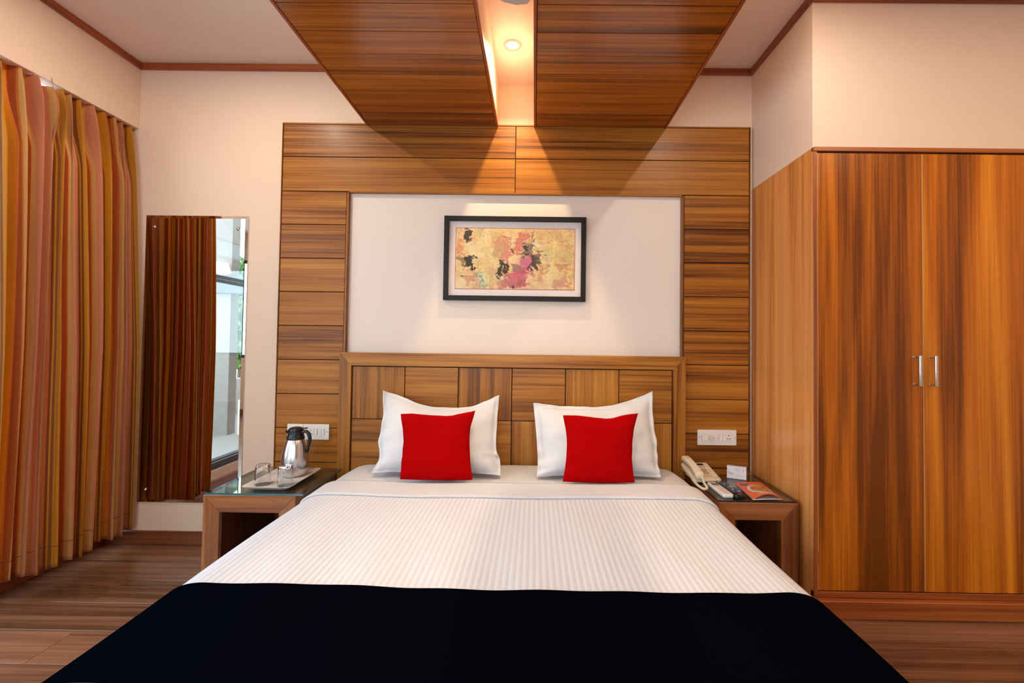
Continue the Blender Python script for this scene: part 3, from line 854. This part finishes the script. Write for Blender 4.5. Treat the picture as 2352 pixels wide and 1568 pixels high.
pbar([(fx0, fz0), (fx0, fz1), (fx0+fw, fz1-fw), (fx0+fw, fz0+fw)]); pbar([(fx1, fz0), (fx1-fw, fz0+fw), (fx1-fw, fz1-fw), (fx1, fz1)])
boxpart('mount', fx0+fw-.003, fx1-fw+.003, -.012, -.005, fz0+fw-.003, fz1-fw+.003, m_mat, pc, bev=0)
ax0, ax1, az0, az1 = -.453, .221, 1.467, 1.811
boxpart('mount_edge', ax0-.003, ax1+.003, -.0128, -.0118, az0-.003, az1+.003, m_red_line, pc, bev=0)
obj('picture_glass', bx(fx0+fw-.002, fx1-fw+.002, -.020, -.018, fz0+fw-.002, fz1-fw+.002), m_pglass, pc)
# the print itself: colours held per face corner
NX, NZ = 240, 124
rs = np.random.RandomState(4)
def vnoise(nx, nz, cells, seed):
    r = np.random.RandomState(seed); cx, cz_ = cells
    g = r.rand(cz_+2, cx+2); X = np.linspace(0, cx, nx); Z = np.linspace(0, cz_, nz)
    xi, zi = X.astype(int), Z.astype(int); fx_, fz_ = X-xi, Z-zi; fx_ = fx_*fx_*(3-2*fx_); fz_ = fz_*fz_*(3-2*fz_)
    a = g[zi][:, xi]*(1-fx_)+g[zi][:, xi+1]*fx_; b = g[zi+1][:, xi]*(1-fx_)+g[zi+1][:, xi+1]*fx_
    return a*(1-fz_[:, None])+b*fz_[:, None]
n1 = vnoise(NX, NZ, (9, 5), 1); n2 = vnoise(NX, NZ, (26, 14), 2); n3 = vnoise(NX, NZ, (80, 44), 3); n4 = vnoise(NX, NZ, (14, 30), 5)
base = np.zeros((NZ, NX, 3))
def mixc(img, c, m): return img*(1-m[..., None])+np.array(c)/255.0*m[..., None]
base[:] = np.array((222, 190, 128))/255.
base = mixc(base, (234, 214, 158), np.clip((n1-.45)*2.4, 0, 1)); base = mixc(base, (222, 172, 124), np.clip((n2-.5)*2.2, 0, 1)*.75)
base = mixc(base, (206, 150, 96), np.clip((n4*n2-.42)*4, 0, 1)*.7); base = mixc(base, (196, 158, 96), np.clip((n3*n1-.42)*3, 0, 1)*.45)
U, V = np.meshgrid(np.linspace(0, 1, NX), np.linspace(0, 1, NZ))      # V 0 = top
wx = (n2-.5)*.05+(n3-.5)*.03; wz = (n4-.5)*.08+(n3-.5)*.05
def blob(u, v, w, h, ang, c, op=1.0, rough=.35, soft=40):
    global base
    a = math.radians(ang); du = (U+wx-u)*2.0; dv = (V+wz-v)
    p = (du*math.cos(a)+dv*math.sin(a))/w; q = (-du*math.sin(a)+dv*math.cos(a))/h
    d = np.maximum(abs(p), abs(q))+(n3-.5)*rough
    base = mixc(base, c, np.clip((1-d)*soft*.08+.5, 0, 1)*(d < 1.15)*op)
for _ in range(90):
    pc_ = [(232, 214, 164), (224, 176, 130), (206, 168, 110), (230, 200, 140), (214, 160, 126), (196, 178, 120)][rs.randint(6)]
    blob(rs.rand(), rs.rand(), .02+.08*rs.rand(), .02+.09*rs.rand(), rs.uniform(-40, 40), pc_, .5, .6)
PINK, ROSE, MAUV, DARK, OCH = (206, 112, 112), (200, 84, 104), (150, 112, 104), (44, 30, 20), (190, 140, 80)
blob(.40, .25, .12, .16, 20, (206, 138, 104), .8); blob(.36, .38, .10, .10, -10, (196, 160, 104), .7)
blob(.535, .24, .07, .20, 28, (204, 120, 100), .95); blob(.45, .46, .13, .10, 12, (212, 128, 112), .8); blob(.47, .40, .04, .08, 10, PINK, .9)
blob(.56, .60, .17, .13, -8, (196, 110, 120), .85); blob(.60, .62, .08, .16, 0, (206, 104, 140), .65); blob(.53, .66, .10, .07, 15, MAUV, .8)
blob(.52, .84, .15, .12, -12, ROSE, .9); blob(.47, .93, .20, .06, 0, (196, 96, 100), .8); blob(.56, .88, .06, .06, 20, (160, 80, 70), .8)
blob(.48, .45, .05, .11, 5, (236, 206, 140), .7); blob(.51, .50, .07, .09, 20, (236, 210, 150), .8); blob(.67, .24, .06, .07, 0, (232, 216, 180), .8)
blob(.10, .11, .06, .09, 0, DARK, .9, .9); blob(.115, .56, .07, .09, 8, DARK, .95, .9); blob(.05, .55, .05, .07, 0, (130, 100, 70), .8)
blob(.395, .57, .05, .06, 10, DARK, .9, .8); blob(.37, .72, .06, .08, 6, (50, 36, 26), .95, .9); blob(.428, .66, .03, .09, 4, (60, 32, 20), .95)
blob(.60, .35, .07, .10, 20, (112, 92, 88), .85, .7); blob(.575, .31, .03, .06, 10, DARK, .7); blob(.66, .56, .07, .10, 12, (52, 38, 32), .85, 1.0)
blob(.70, .47, .05, .08, 20, (110, 84, 66), .8, .8); blob(.62, .42, .05, .02, -10, DARK, .8); blob(.47, .34, .02, .02, 0, (90, 40, 30), .9)
blob(.64, .12, .012, .10, 10, (120, 92, 76), .7, .8); blob(.43, .86, .02, .12, 0, (160, 84, 60), .7); blob(.48, .95, .035, .03, 0, DARK, .9, .9)
blob(.215, .84, .025, .08, 0, (112, 150, 160), .9); blob(.25, .84, .02, .09, 0, (196, 196, 130), .8); blob(.235, .96, .04, .04, 0, (130, 166, 160), .8); blob(.18, .85, .015, .12, 0, (150, 150, 110), .6)
blob(.03, .30, .05, .14, 0, (214, 120, 84), .6, .7); blob(.07, .80, .03, .012, 0, DARK, .8, .6); blob(.12, .86, .08, .06, 5, (190, 110, 80), .5, .8)
blob(.91, .63, .10, .05, -4, (188, 112, 84), .5, .9); blob(.88, .90, .14, .09, -20, (188, 116, 92), .55, .9); blob(.72, .72, .06, .12, 12, (214, 140, 96), .6, .8)
blob(.77, .62, .03, .05, 20, (190, 110, 80), .6, .9); blob(.42, .12, .10, .012, 3, (110, 70, 56), .6, .9)
blob(.83, .40, .03, .30, 0, (232, 212, 132), .6, .6); blob(.96, .40, .04, .25, 0, (196, 176, 110), .5, .8)
base = np.clip(base*(.86+.14*n3[..., None]), 0, 1)
colr = np.where(base <= .04045, base/12.92, ((base+.055)/1.055)**2.4)
def art_fn(u, v): return (ax0+(ax1-ax0)*u, -.0133, az0+(az1-az0)*v)
av, af = grid_mesh(art_fn, NX, NZ)
me = bpy.data.meshes.new('print'); me.from_pydata([tuple(Vector(v)-WORLD[pc.name]) for v in av], [], af)
ca = me.color_attributes.new('print_colour', 'FLOAT_COLOR', 'CORNER')
cc = np.ones((NZ*NX, 4, 4), np.float32)
flat = colr[::-1].reshape(-1, 3)
cc[:, :, :3] = flat[:, None, :]
ca.data.foreach_set('color', cc.ravel())
m_art, nt, p = newmat('abstract_print'); at = N(nt, 'ShaderNodeAttribute'); at.attribute_name = 'print_colour'
L(nt, at.outputs['Color'], p.inputs['Base Color']); p.inputs['Roughness'].default_value = .6
me.materials.append(m_art); link('print', me, pc, WORLD[pc.name])

# ------------------------------------------------------------------ switch plates
def disc(bm, x, z, y, r, h, n=20):
    b = lathe([(0, 0), (r, 0), (r, h), (0, h)], n); add(bm, b, Matrix.Translation((x, y, z)) @ Matrix.Rotation(PI/2, 4, 'X'))
def plate(x0, x1, z0, z1, label, rockers, knob, holes, screws, seam=None):
    yb = -T-.0003
    t = thing('switch_plate', ((x0+x1)/2, yb, z0), label, 'switch plate')
    if seam:
        boxpart('plate', x0, seam-.0008, yb-.010, yb, z0, z1, m_white, t, bev=.002, seg=2)
        boxpart('plate', seam+.0008, x1, yb-.010, yb, z0, z1, m_white, t, bev=.002, seg=2)
    else: boxpart('plate', x0, x1, yb-.010, yb, z0, z1, m_white, t, bev=.002, seg=2)
    zc = (z0+z1)/2
    for x in rockers:
        bm = bmesh.new(); w = .0088; h = .0165
        v = [bm.verts.new(p) for p in ((x-w, yb-.0100, zc-h), (x+w, yb-.0135, zc-h), (x+w, yb-.0135, zc+h), (x-w, yb-.0100, zc+h), (x-w, yb-.008, zc-h), (x+w, yb-.008, zc-h), (x+w, yb-.008, zc+h), (x-w, yb-.008, zc+h))]
        for f in ((0, 1, 2, 3), (4, 7, 6, 5), (0, 4, 5, 1), (1, 5, 6, 2), (2, 6, 7, 3), (3, 7, 4, 0)): bm.faces.new([v[i] for i in f])
        obj('switch', bm, m_white, t)
        boxpart('switch_gap', x-w-.0008, x+w+.0012, yb-.0102, yb-.0098, zc-h-.0008, zc+h+.0008, m_greypl, t, bev=0)
    if knob:
        bm = bmesh.new(); disc(bm, knob, zc, yb-.010, .0125, .016, 28); bmesh.ops.bevel(bm, geom=[e for e in bm.edges if e.calc_face_angle(0) > 1], offset=.002, segments=2, affect='EDGES')
        obj('dimmer_knob', bm, m_cream, t, True)
    for x, z in holes:
        bm = bmesh.new(); disc(bm, x, z, yb-.0099, .0028, .0004, 14); obj('socket_hole', bm, m_hole, t)
    for x, z in screws:
        bm = bmesh.new(); disc(bm, x, z, yb-.0099, .0022, .0005, 12); obj('screw', bm, m_hole, t)
plate(.915, 1.131, .609, .694, 'white switch plate with round dimmer knob above the telephone', (.947, .964, 1.042, 1.061), .988,
      ((1.088, .664), (1.082, .646), (1.095, .646)), ((.925, .654), (1.121, .651)))
plate(-1.377, -1.142, .607, .692, 'white switch plate with socket on the wall behind the steel flask', (-1.216, -1.176), None,
      ((-1.245, .660), (-1.238, .640), (-1.252, .640)), ((-1.152, .651),), seam=-1.288)

# ------------------------------------------------------------------ tray with flask and tumblers
GZ = .4607
tc_ = (-1.243, -.305)
def rr_at(w, h, r): return [(tc_[0]+a, tc_[1]+b) for a, b in rounded_rect(w, h, r, 6)]
bm = stack([(rr_at(.176, .285, .02), GZ), (rr_at(.184, .292, .022), GZ+.002), (rr_at(.228, .338, .026), GZ+.0175), (rr_at(.232, .342, .027), GZ+.019),
            (rr_at(.228, .338, .025), GZ+.0192), (rr_at(.182, .290, .02), GZ+.0055), (rr_at(.176, .284, .018), GZ+.0045)])
tray = obj('tray', bm, m_white, None, True); tag(tray, 'white melamine serving tray with flared rim on the left nightstand', 'tray')
TZ = GZ+.0046
fx_, fy_ = -1.232, -.222
fk = thing('vacuum_flask', (fx_, fy_, TZ), 'brushed steel vacuum flask with black lid and handle on the tray', 'flask')
obj('body', lathe([(0, 0), (.050, 0), (.0555, .003), (.060, .012), (.0645, .035), (.0660, .062), (.0655, .085), (.0625, .110), (.0580, .135), (.0525, .158), (.0470, .176), (.0430, .186), (0, .188)], 56, fx_, fy_, TZ), m_steel, fk, True)
bm = lathe([(.0428, .184), (.0436, .186), (.0420, .200), (.0405, .202), (.0400, .207), (.0385, .209), (.0380, .214), (.0372, .228), (.030, .2295), (0, .2295)], 48, fx_, fy_, TZ)
obj('collar', bm, m_dark, fk, True)
bm = bmesh.new()
# spout
sp_ = [[(-.036, -.012, .212), (-.036, .012, .212), (-.034, .013, .228), (-.034, -.013, .228)], [(-.052, -.004, .222), (-.052, .004, .222), (-.052, .005, .229), (-.052, -.005, .229)]]
R2 = [[bm.verts.new((fx_+a, fy_+b, TZ+c)) for a, b, c in q] for q in sp_]
for i in range(4): bm.faces.new((R2[0][i], R2[0][(i+1) % 4], R2[1][(i+1) % 4], R2[1][i]))
bm.faces.new(R2[1]); bm.faces.new(R2[0][::-1]); obj('spout', bm, m_dark, fk)
bm = lathe([(.0365, .2298), (.0360, .236), (.030, .243), (.018, .2465), (0, .2475)], 44, fx_, fy_, TZ)
box(bm, fx_+.018, fx_+.060, fy_-.011, fy_+.011, TZ+.239, TZ+.2435, bev=.002, seg=2)
obj('lid', bm, m_dark, fk, True)
bm = bmesh.new()
hp = [(.034, .219), (.046, .2265), (.058, .2255), (.068, .217), (.0745, .203), (.0765, .187), (.0740, .168), (.0695, .150), (.0665, .132), (.0655, .118)]
tube(bm, [(fx_+a, fy_-.006, TZ+b) for a, b in hp], [.008, .0085, .009, .0095, .0095, .0092, .0085, .008, .0075, .0045], 14)
obj('handle', bm, m_dark, fk, True)
t0 = None
def tumbler(x, y, label):
    n = 40
    bm = lathe([(.0340, 0), (.0352, .0008), (.0350, .03), (.0335, .07), (.0322, .092), (.0300, .0955), (0, .0955), ], n)
    b2 = lathe([(.0340, 0), (.0330, .0008), (.0322, .03), (.0310, .07), (.0290, .080), (.024, .083), (0, .083)], n)
    bm2 = bmesh.new()
    prof = [(.0340, 0), (.0352, .0008), (.0350, .03), (.0335, .07), (.0322, .092), (.0300, .0955), (0, .0955)]
    prof_in = [(0, .083), (.024, .083), (.0290, .080), (.0310, .07), (.0322, .03), (.0330, .0008)]
    bm.free(); b2.free(); bm2.free()
    b = lathe(prof[::-1][::-1], n); 
    b.free()
    full = [(0, .083), (.024, .083), (.0290, .080), (.0310, .07), (.0322, .03), (.0330, .0008), (.0340, 0), (.0352, .0008), (.0350, .03), (.0335, .07), (.0322, .092), (.0300, .0955), (0, .0955)]
    b = lathe(full, n, x, y, TZ)
    o = obj('tumbler', b, m_glass, None, True)
    return tag(o, label, 'glass', 'upturned glass tumblers on the tray')
tumbler(-1.303, -.385, 'upturned glass tumbler at the left front of the white tray')
tumbler(-1.190, -.393, 'upturned glass tumbler in front of the steel flask')

# ------------------------------------------------------------------ telephone
NZ_ = .4637
ph_c = Vector((.884, -.172, NZ_)); pr = Matrix.Translation(ph_c) @ Matrix.Rotation(math.radians(8), 4, 'Z')
tp = thing('telephone', tuple(ph_c), 'cream desk telephone with corded handset beside the bed', 'telephone')
W2, D2 = .074, .080
def slab(y): return .016+(y+D2)/(2*D2)*.046      # top surface height across depth
bm = bmesh.new()
out = rounded_rect(2*W2, 2*D2, .012, 5)
b = stack([([(x*.94, y*.94, .004 + max(0, (y+D2)/(2*D2)-.15)*.035) for x, y in out], 0), ([(x, y, slab(y)-.008) for x, y in out], 0), ([(x, y, slab(y)-.002) for x, y in out], 0), ([(x*.975, y*.98, slab(y)) for x, y in out], 0)])
add(bm, b, pr)
obj('body', bm, m_cream, tp, True)
bm = bmesh.new(); box(bm, -.05, .05, .02, .07, 0, .05, bev=.004); bm.transform(pr); obj('wall_stand', bm, m_cream, tp)
def on_phone(name, x0, x1, y0, y1, h, m, bev=.001, par=None):
    b = bmesh.new(); n = 0
    out = [(x0, y0), (x1, y0), (x1, y1), (x0, y1)]
    q = stack([([(x, y, slab(y)-.001) for x, y in out], 0), ([(x, y, slab(y)+h) for x, y in out], 0)])
    if bev: bmesh.ops.bevel(q, geom=list(q.edges), offset=bev, segments=1, affect='EDGES')
    q.transform(pr)
    return obj(name, q, m, par or tp)
on_phone('display', -.002, .046, .054, .070, .0006, m_dark, 0)
m_face = plain('phone_face', (214, 176, 120), .45)
on_phone('keypad_panel', -.008, .040, -.052, .046, .0005, m_face, 0)
for r in range(4):
    for c in range(3):
        x = -.001+c*.0145; y = .014-r*.0175
        on_phone('key', x-.0045, x+.0045, y-.0045, y+.0045, .0035, m_greypl if r < 3 else m_cream)
for r in range(6):
    y = .040-r*.0165
    on_phone('memory_key', .047, .055, y-.003, y+.003, .0025, m_white); on_phone('memory_key', .060, .068, y-.003, y+.003, .0025, m_white)
# handset cradle ridge and handset
on_phone('cradle', -.070, -.022, -.070, .076, .006, m_cream, .002)
bm = bmesh.new()
secs = []
for k in range(25):
    t = k/24; y = -.088+.172*t
    arch = .010*math.sin(PI*t)
    e = min(t, 1-t); w = .0235 if e > .0 else .02
    w = .0235-.004*math.sin(PI*t)**2; 
    if e < .04: w *= .72+.28*(e/.04)
    zt = slab(y)+.040+arch; zb = slab(y)+(.012 if e < .24 else .020)+arch*.3
    if e < .04: zt -= .010*(1-e/.04)
    m_ = []
    for a in range(14):
        an = 2*PI*a/14; ca_, sa_ = math.cos(an), math.sin(an)
        px = math.copysign(abs(ca_)**.55, ca_)*w; pz = math.copysign(abs(sa_)**.6, sa_)*(zt-zb)/2+(zt+zb)/2
        m_.append((-.048+px, y, pz))
    secs.append([bm.verts.new(p) for p in m_])
for a, b in zip(secs[:-1], secs[1:]):
    for i in range(14): bm.faces.new((a[i], a[(i+1) % 14], b[(i+1) % 14], b[i]))
bm.faces.new(secs[0]); bm.faces.new(secs[-1][::-1]); bm.transform(pr)
obj('handset', bm, m_cream, tp, True)
st = pr @ Vector((-.044, -.091, .036))
path = [st, st+Vector((.002, -.016, -.010)), Vector((.858, -.290, .475)), Vector((.856, -.330, .469)), Vector((.845, -.362, .469)), Vector((.829, -.372, .469)), Vector((.820, -.345, .469)), Vector((.820, -.285, .469)), pr @ Vector((-.073, -.04, .012))]
def crv(pts, t):
    m = len(pts)-1; f = t*m; i = min(int(f), m-1); k = f-i
    p0 = pts[max(i-1, 0)]; p1 = pts[i]; p2 = pts[i+1]; p3 = pts[min(i+2, m)]
    return .5*((2*p1)+(p2-p0)*k+(2*p0-5*p1+4*p2-p3)*k*k+(3*p1-p0-3*p2+p3)*k**3)
hel = []
NN = 900; turns = 75
for k in range(NN+1):
    t = k/NN; c = crv(path, t); d = (crv(path, min(1, t+.01))-crv(path, max(0, t-.01))).normalized()
    a = d.cross(Vector((0, 0, 1))); a = a.normalized() if a.length > .05 else Vector((1, 0, 0)); b = a.cross(d)
    rr = .0052*min(1, t*14, (1-t)*14)
    hel.append(c+a*rr*math.cos(turns*2*PI*t)+b*rr*math.sin(turns*2*PI*t)+Vector((0, 0, .003)))
bm = bmesh.new(); tube(bm, hel, .0016, 6); obj('coiled_cord', bm, m_cream, tp, True)

# ------------------------------------------------------------------ remotes
def remote(cx, cy, w, l, h, rot, mat, label, draw):
    mt = Matrix.Translation((cx, cy, NZ_)) @ Matrix.Rotation(math.radians(rot), 4, 'Z')
    t = thing('remote_control', (cx, cy, NZ_), label, 'remote control', 'remote controls on the right nightstand')
    o = rounded_rect(w, l, .009, 5)
    bm = stack([([(a*.9, b*.97) for a, b in o], 0), (o, .004), (o, h-.004), ([(a*.95, b*.985) for a, b in o], h-.001), ([(a*.86, b*.96) for a, b in o], h)])
    bm.transform(mt); obj('case', bm, mat, t, True)
    def part(name, x, y, bw, bl, m, hh=.0015):
        b = bx(x-bw/2, x+bw/2, y-bl/2, y+bl/2, h-.001, h+hh, bev=.0005); b.transform(mt); obj(name, b, m, t)
    draw(part)
def draw_ac(part):
    part('display', 0, .058, .034, .036, plain('lcd_grey', (120, 112, 108), .25), .0004)
    m_ = plain('remote_face', (206, 190, 170), .5)
    for i in range(3):
        for j in range(2): part('button', -.011+i*.011, .024-j*.013, .008, .006, m_)
    part('flap', 0, -.045, .036, .085, plain('remote_flap', (216, 200, 196), .45), .0006)
def draw_tv(part):
    mm = [plain('button_grey', (96, 104, 120), .5), plain('button_red', (190, 50, 60), .5), plain('button_green', (60, 170, 110), .5), plain('button_yellow', (210, 196, 90), .5), plain('button_blue', (90, 90, 190), .5), plain('button_white', (210, 210, 214), .5)]
    for j in range(10):
        for i in range(3):
            k = 0
            if j == 5: k = (1, 2, 3)[i]
            elif (i+j*2) % 5 == 0: k = 5
            elif (i+j) % 7 == 3: k = 4
            part('button', -.013+i*.013, .090-j*.0165, .0085, .007, mm[k])
    part('badge', .0, -.092, .022, .006, plain('remote_badge', (196, 120, 104), .5), .0003)
remote(.902, -.378, .050, .190, .017, 2, m_white, 'white air conditioner remote control with grey screen on the glass', draw_ac)
remote(.951, -.378, .054, .215, .019, 4, m_dark, 'black television remote control with coloured buttons on the glass', draw_tv)

# ------------------------------------------------------------------ text helper
def text(s, size, mat_world, mat, parent, name, align='CENTER', depth=.0003):
    cu = bpy.data.curves.new('t', 'FONT'); cu.body = s; cu.size = size; cu.align_x = align; cu.align_y = 'CENTER'; cu.extrude = depth
    to = bpy.data.objects.new('t', cu); COL.objects.link(to)
    dg = bpy.context.evaluated_depsgraph_get(); dg.update()
    me = bpy.data.meshes.new_from_object(to.evaluated_get(dg)); bpy.data.objects.remove(to)
    me.name = name; me.transform(mat_world); me.transform(Matrix.Translation(-WORLD[parent.name]))
    me.materials.clear(); me.materials.append(mat)
    return link(name, me, parent, WORLD[parent.name])
# ------------------------------------------------------------------ card stand
a0, a1 = Vector((1.030, -.150, NZ_)), Vector((1.116, -.190, NZ_))
ex = (a1-a0).normalized(); wdt = (a1-a0).length; ny = Vector((-ex.y, ex.x, 0)); 
upv = (Vector((0, 0, 1))*.97+ny*.24).normalized(); fn_ = ex.cross(upv)
MC = Matrix(((ex.x, upv.x, fn_.x, a0.x), (ex.y, upv.y, fn_.y, a0.y), (ex.z, upv.z, fn_.z, a0.z), (0, 0, 0, 1)))
cs = thing('card_stand', tuple(a0), 'white printed card in a clear acrylic stand beside the wardrobe', 'card stand')
HH = .068
b = bx(0, wdt, 0, HH, -.001, .001); b.transform(MC); obj('stand', b, m_acrylic, cs)
b = bx(0, wdt, -.0, .0015, -.03, .001); b.transform(Matrix.Translation((0, 0, .0004)) @ MC); 
b = bmesh.new(); box(b, 0, wdt, 0, .05, 0, .002); b.transform(Matrix(((ex.x, ny.x, 0, a0.x), (ex.y, ny.y, 0, a0.y), (0, 0, 1, a0.z+.0002), (0, 0, 0, 1)))); obj('stand_foot', b, m_acrylic, cs)
b = bx(.002, wdt-.002, .003, HH-.005, .0012, .0018); b.transform(MC); card = obj('card', b, m_paper, cs)
b = bx(.0, wdt, HH-.003, HH, -.0015, .0022); b.transform(MC); obj('stand_edge', b, m_print, cs)
def MT(x, y): return MC @ Matrix.Translation((x, y, .0021))
text('The', .017, MT(.019, .026), plain('card_logo', (176, 110, 112), .6), card, 'lettering')
bm = bmesh.new()
for x0_, x1_, y_ in ((.040, .068, .053), (.040, .070, .047), (.040, .071, .042), (.038, .068, .018)):
    box(bm, x0_, x1_, y_-.0006, y_+.0006, .0018, .0021)
for y_ in (.053, .046, .040, .018): box(bm, .078, .082, y_-.002, y_+.002, .0018, .0021)
bm.transform(MC); obj('print_lines', bm, m_print, card)

# ------------------------------------------------------------------ leaflet
lf = thing('leaflet', (1.095, -.36, NZ_), 'orange folded leaflet with dark oval badge near the wardrobe', 'leaflet')
c00, c10, c01, c11 = Vector((1.006, -.497, 0)), Vector((1.150, -.485, 0)), Vector((1.030, -.245, 0)), Vector((1.172, -.228, 0))
def lp(u, v, dz=0, bul=1):
    P = c00*(1-u)*(1-v)+c10*u*(1-v)+c01*(1-u)*v+c11*u*v
    z = .0015+bul*(.020*math.sin(PI*min(1, max(0, (u*.97+.03))))*(1-v)**2+.004*math.sin(PI*u))
    return Vector((P.x, P.y, NZ_+z+dz))
def sheet(name, mat, dz, bul, par, u0=0, u1=1, v0=0, v1=1, thick=.0005, n=24):
    vs, fs = grid_mesh(lambda u, v: lp(u0+(u1-u0)*u, v0+(v1-v0)*v, dz, bul)-WORLD[lf.name], n, n)
    me = bpy.data.meshes.new(name); me.from_pydata([tuple(v) for v in vs], [], fs); me.materials.append(mat)
    me.polygons.foreach_set('use_smooth', [True]*len(fs))
    o = link(name, me, par, WORLD[lf.name]); s = o.modifiers.new('thickness', 'SOLIDIFY'); s.thickness = thick; s.offset = 0
    return o
cv = sheet('cover', m_orange, .0012, 1, lf); sheet('inner_page', m_paper, .0, .06, lf); 
def decal(name, mat, uc, vc, ru, rv, dz, pts=None, n=28):
    bm = bmesh.new()
    ring = [bm.verts.new(lp(uc+ru*math.cos(2*PI*k/n), vc+rv*math.sin(2*PI*k/n), dz)) for k in range(n)]
    rings = [ring]
    for s in (.66, .33):
        rings.append([bm.verts.new(lp(uc+s*ru*math.cos(2*PI*k/n), vc+s*rv*math.sin(2*PI*k/n), dz)) for k in range(n)])
    for a, b in zip(rings[:-1], rings[1:]):
        for k in range(n): bm.faces.new((a[k], a[(k+1) % n], b[(k+1) % n], b[k]))
    bm.faces.new(rings[-1])
    return obj(name, bm, mat, cv)
decal('badge', m_darkred, .23, .85, .145, .075, .0022)
vs_ = lp(.23, .85, .0030)
e1 = (lp(.33, .85)-lp(.13, .85)).normalized(); e2 = (lp(.23, .92)-lp(.23, .78)).normalized(); e3 = e1.cross(e2)
text('MENU', .0115, Matrix(((e1.x, e2.x, e3.x, vs_.x), (e1.y, e2.y, e3.y, vs_.y), (e1.z, e2.z, e3.z, vs_.z), (0, 0, 0, 1))), m_paper, cv, 'lettering')
decal('plate_print', plain('leaflet_plate', (206, 200, 214), .4), .56, .47, .40, .31, .0020)
decal('food_print', plain('leaflet_food', (224, 150, 62), .45, var=.45, bscale=60), .60, .49, .34, .21, .0026)
decal('food_print', plain('leaflet_food_red', (190, 70, 60), .45, var=.3, bscale=60), .80, .62, .05, .05, .0032)
decal('food_print', plain('leaflet_garnish', (226, 112, 66), .45, var=.3, bscale=60), .36, .52, .09, .08, .0032)
decal('swoosh_print', plain('leaflet_swoosh', (236, 190, 150), .4), .55, .13, .34, .035, .0020)
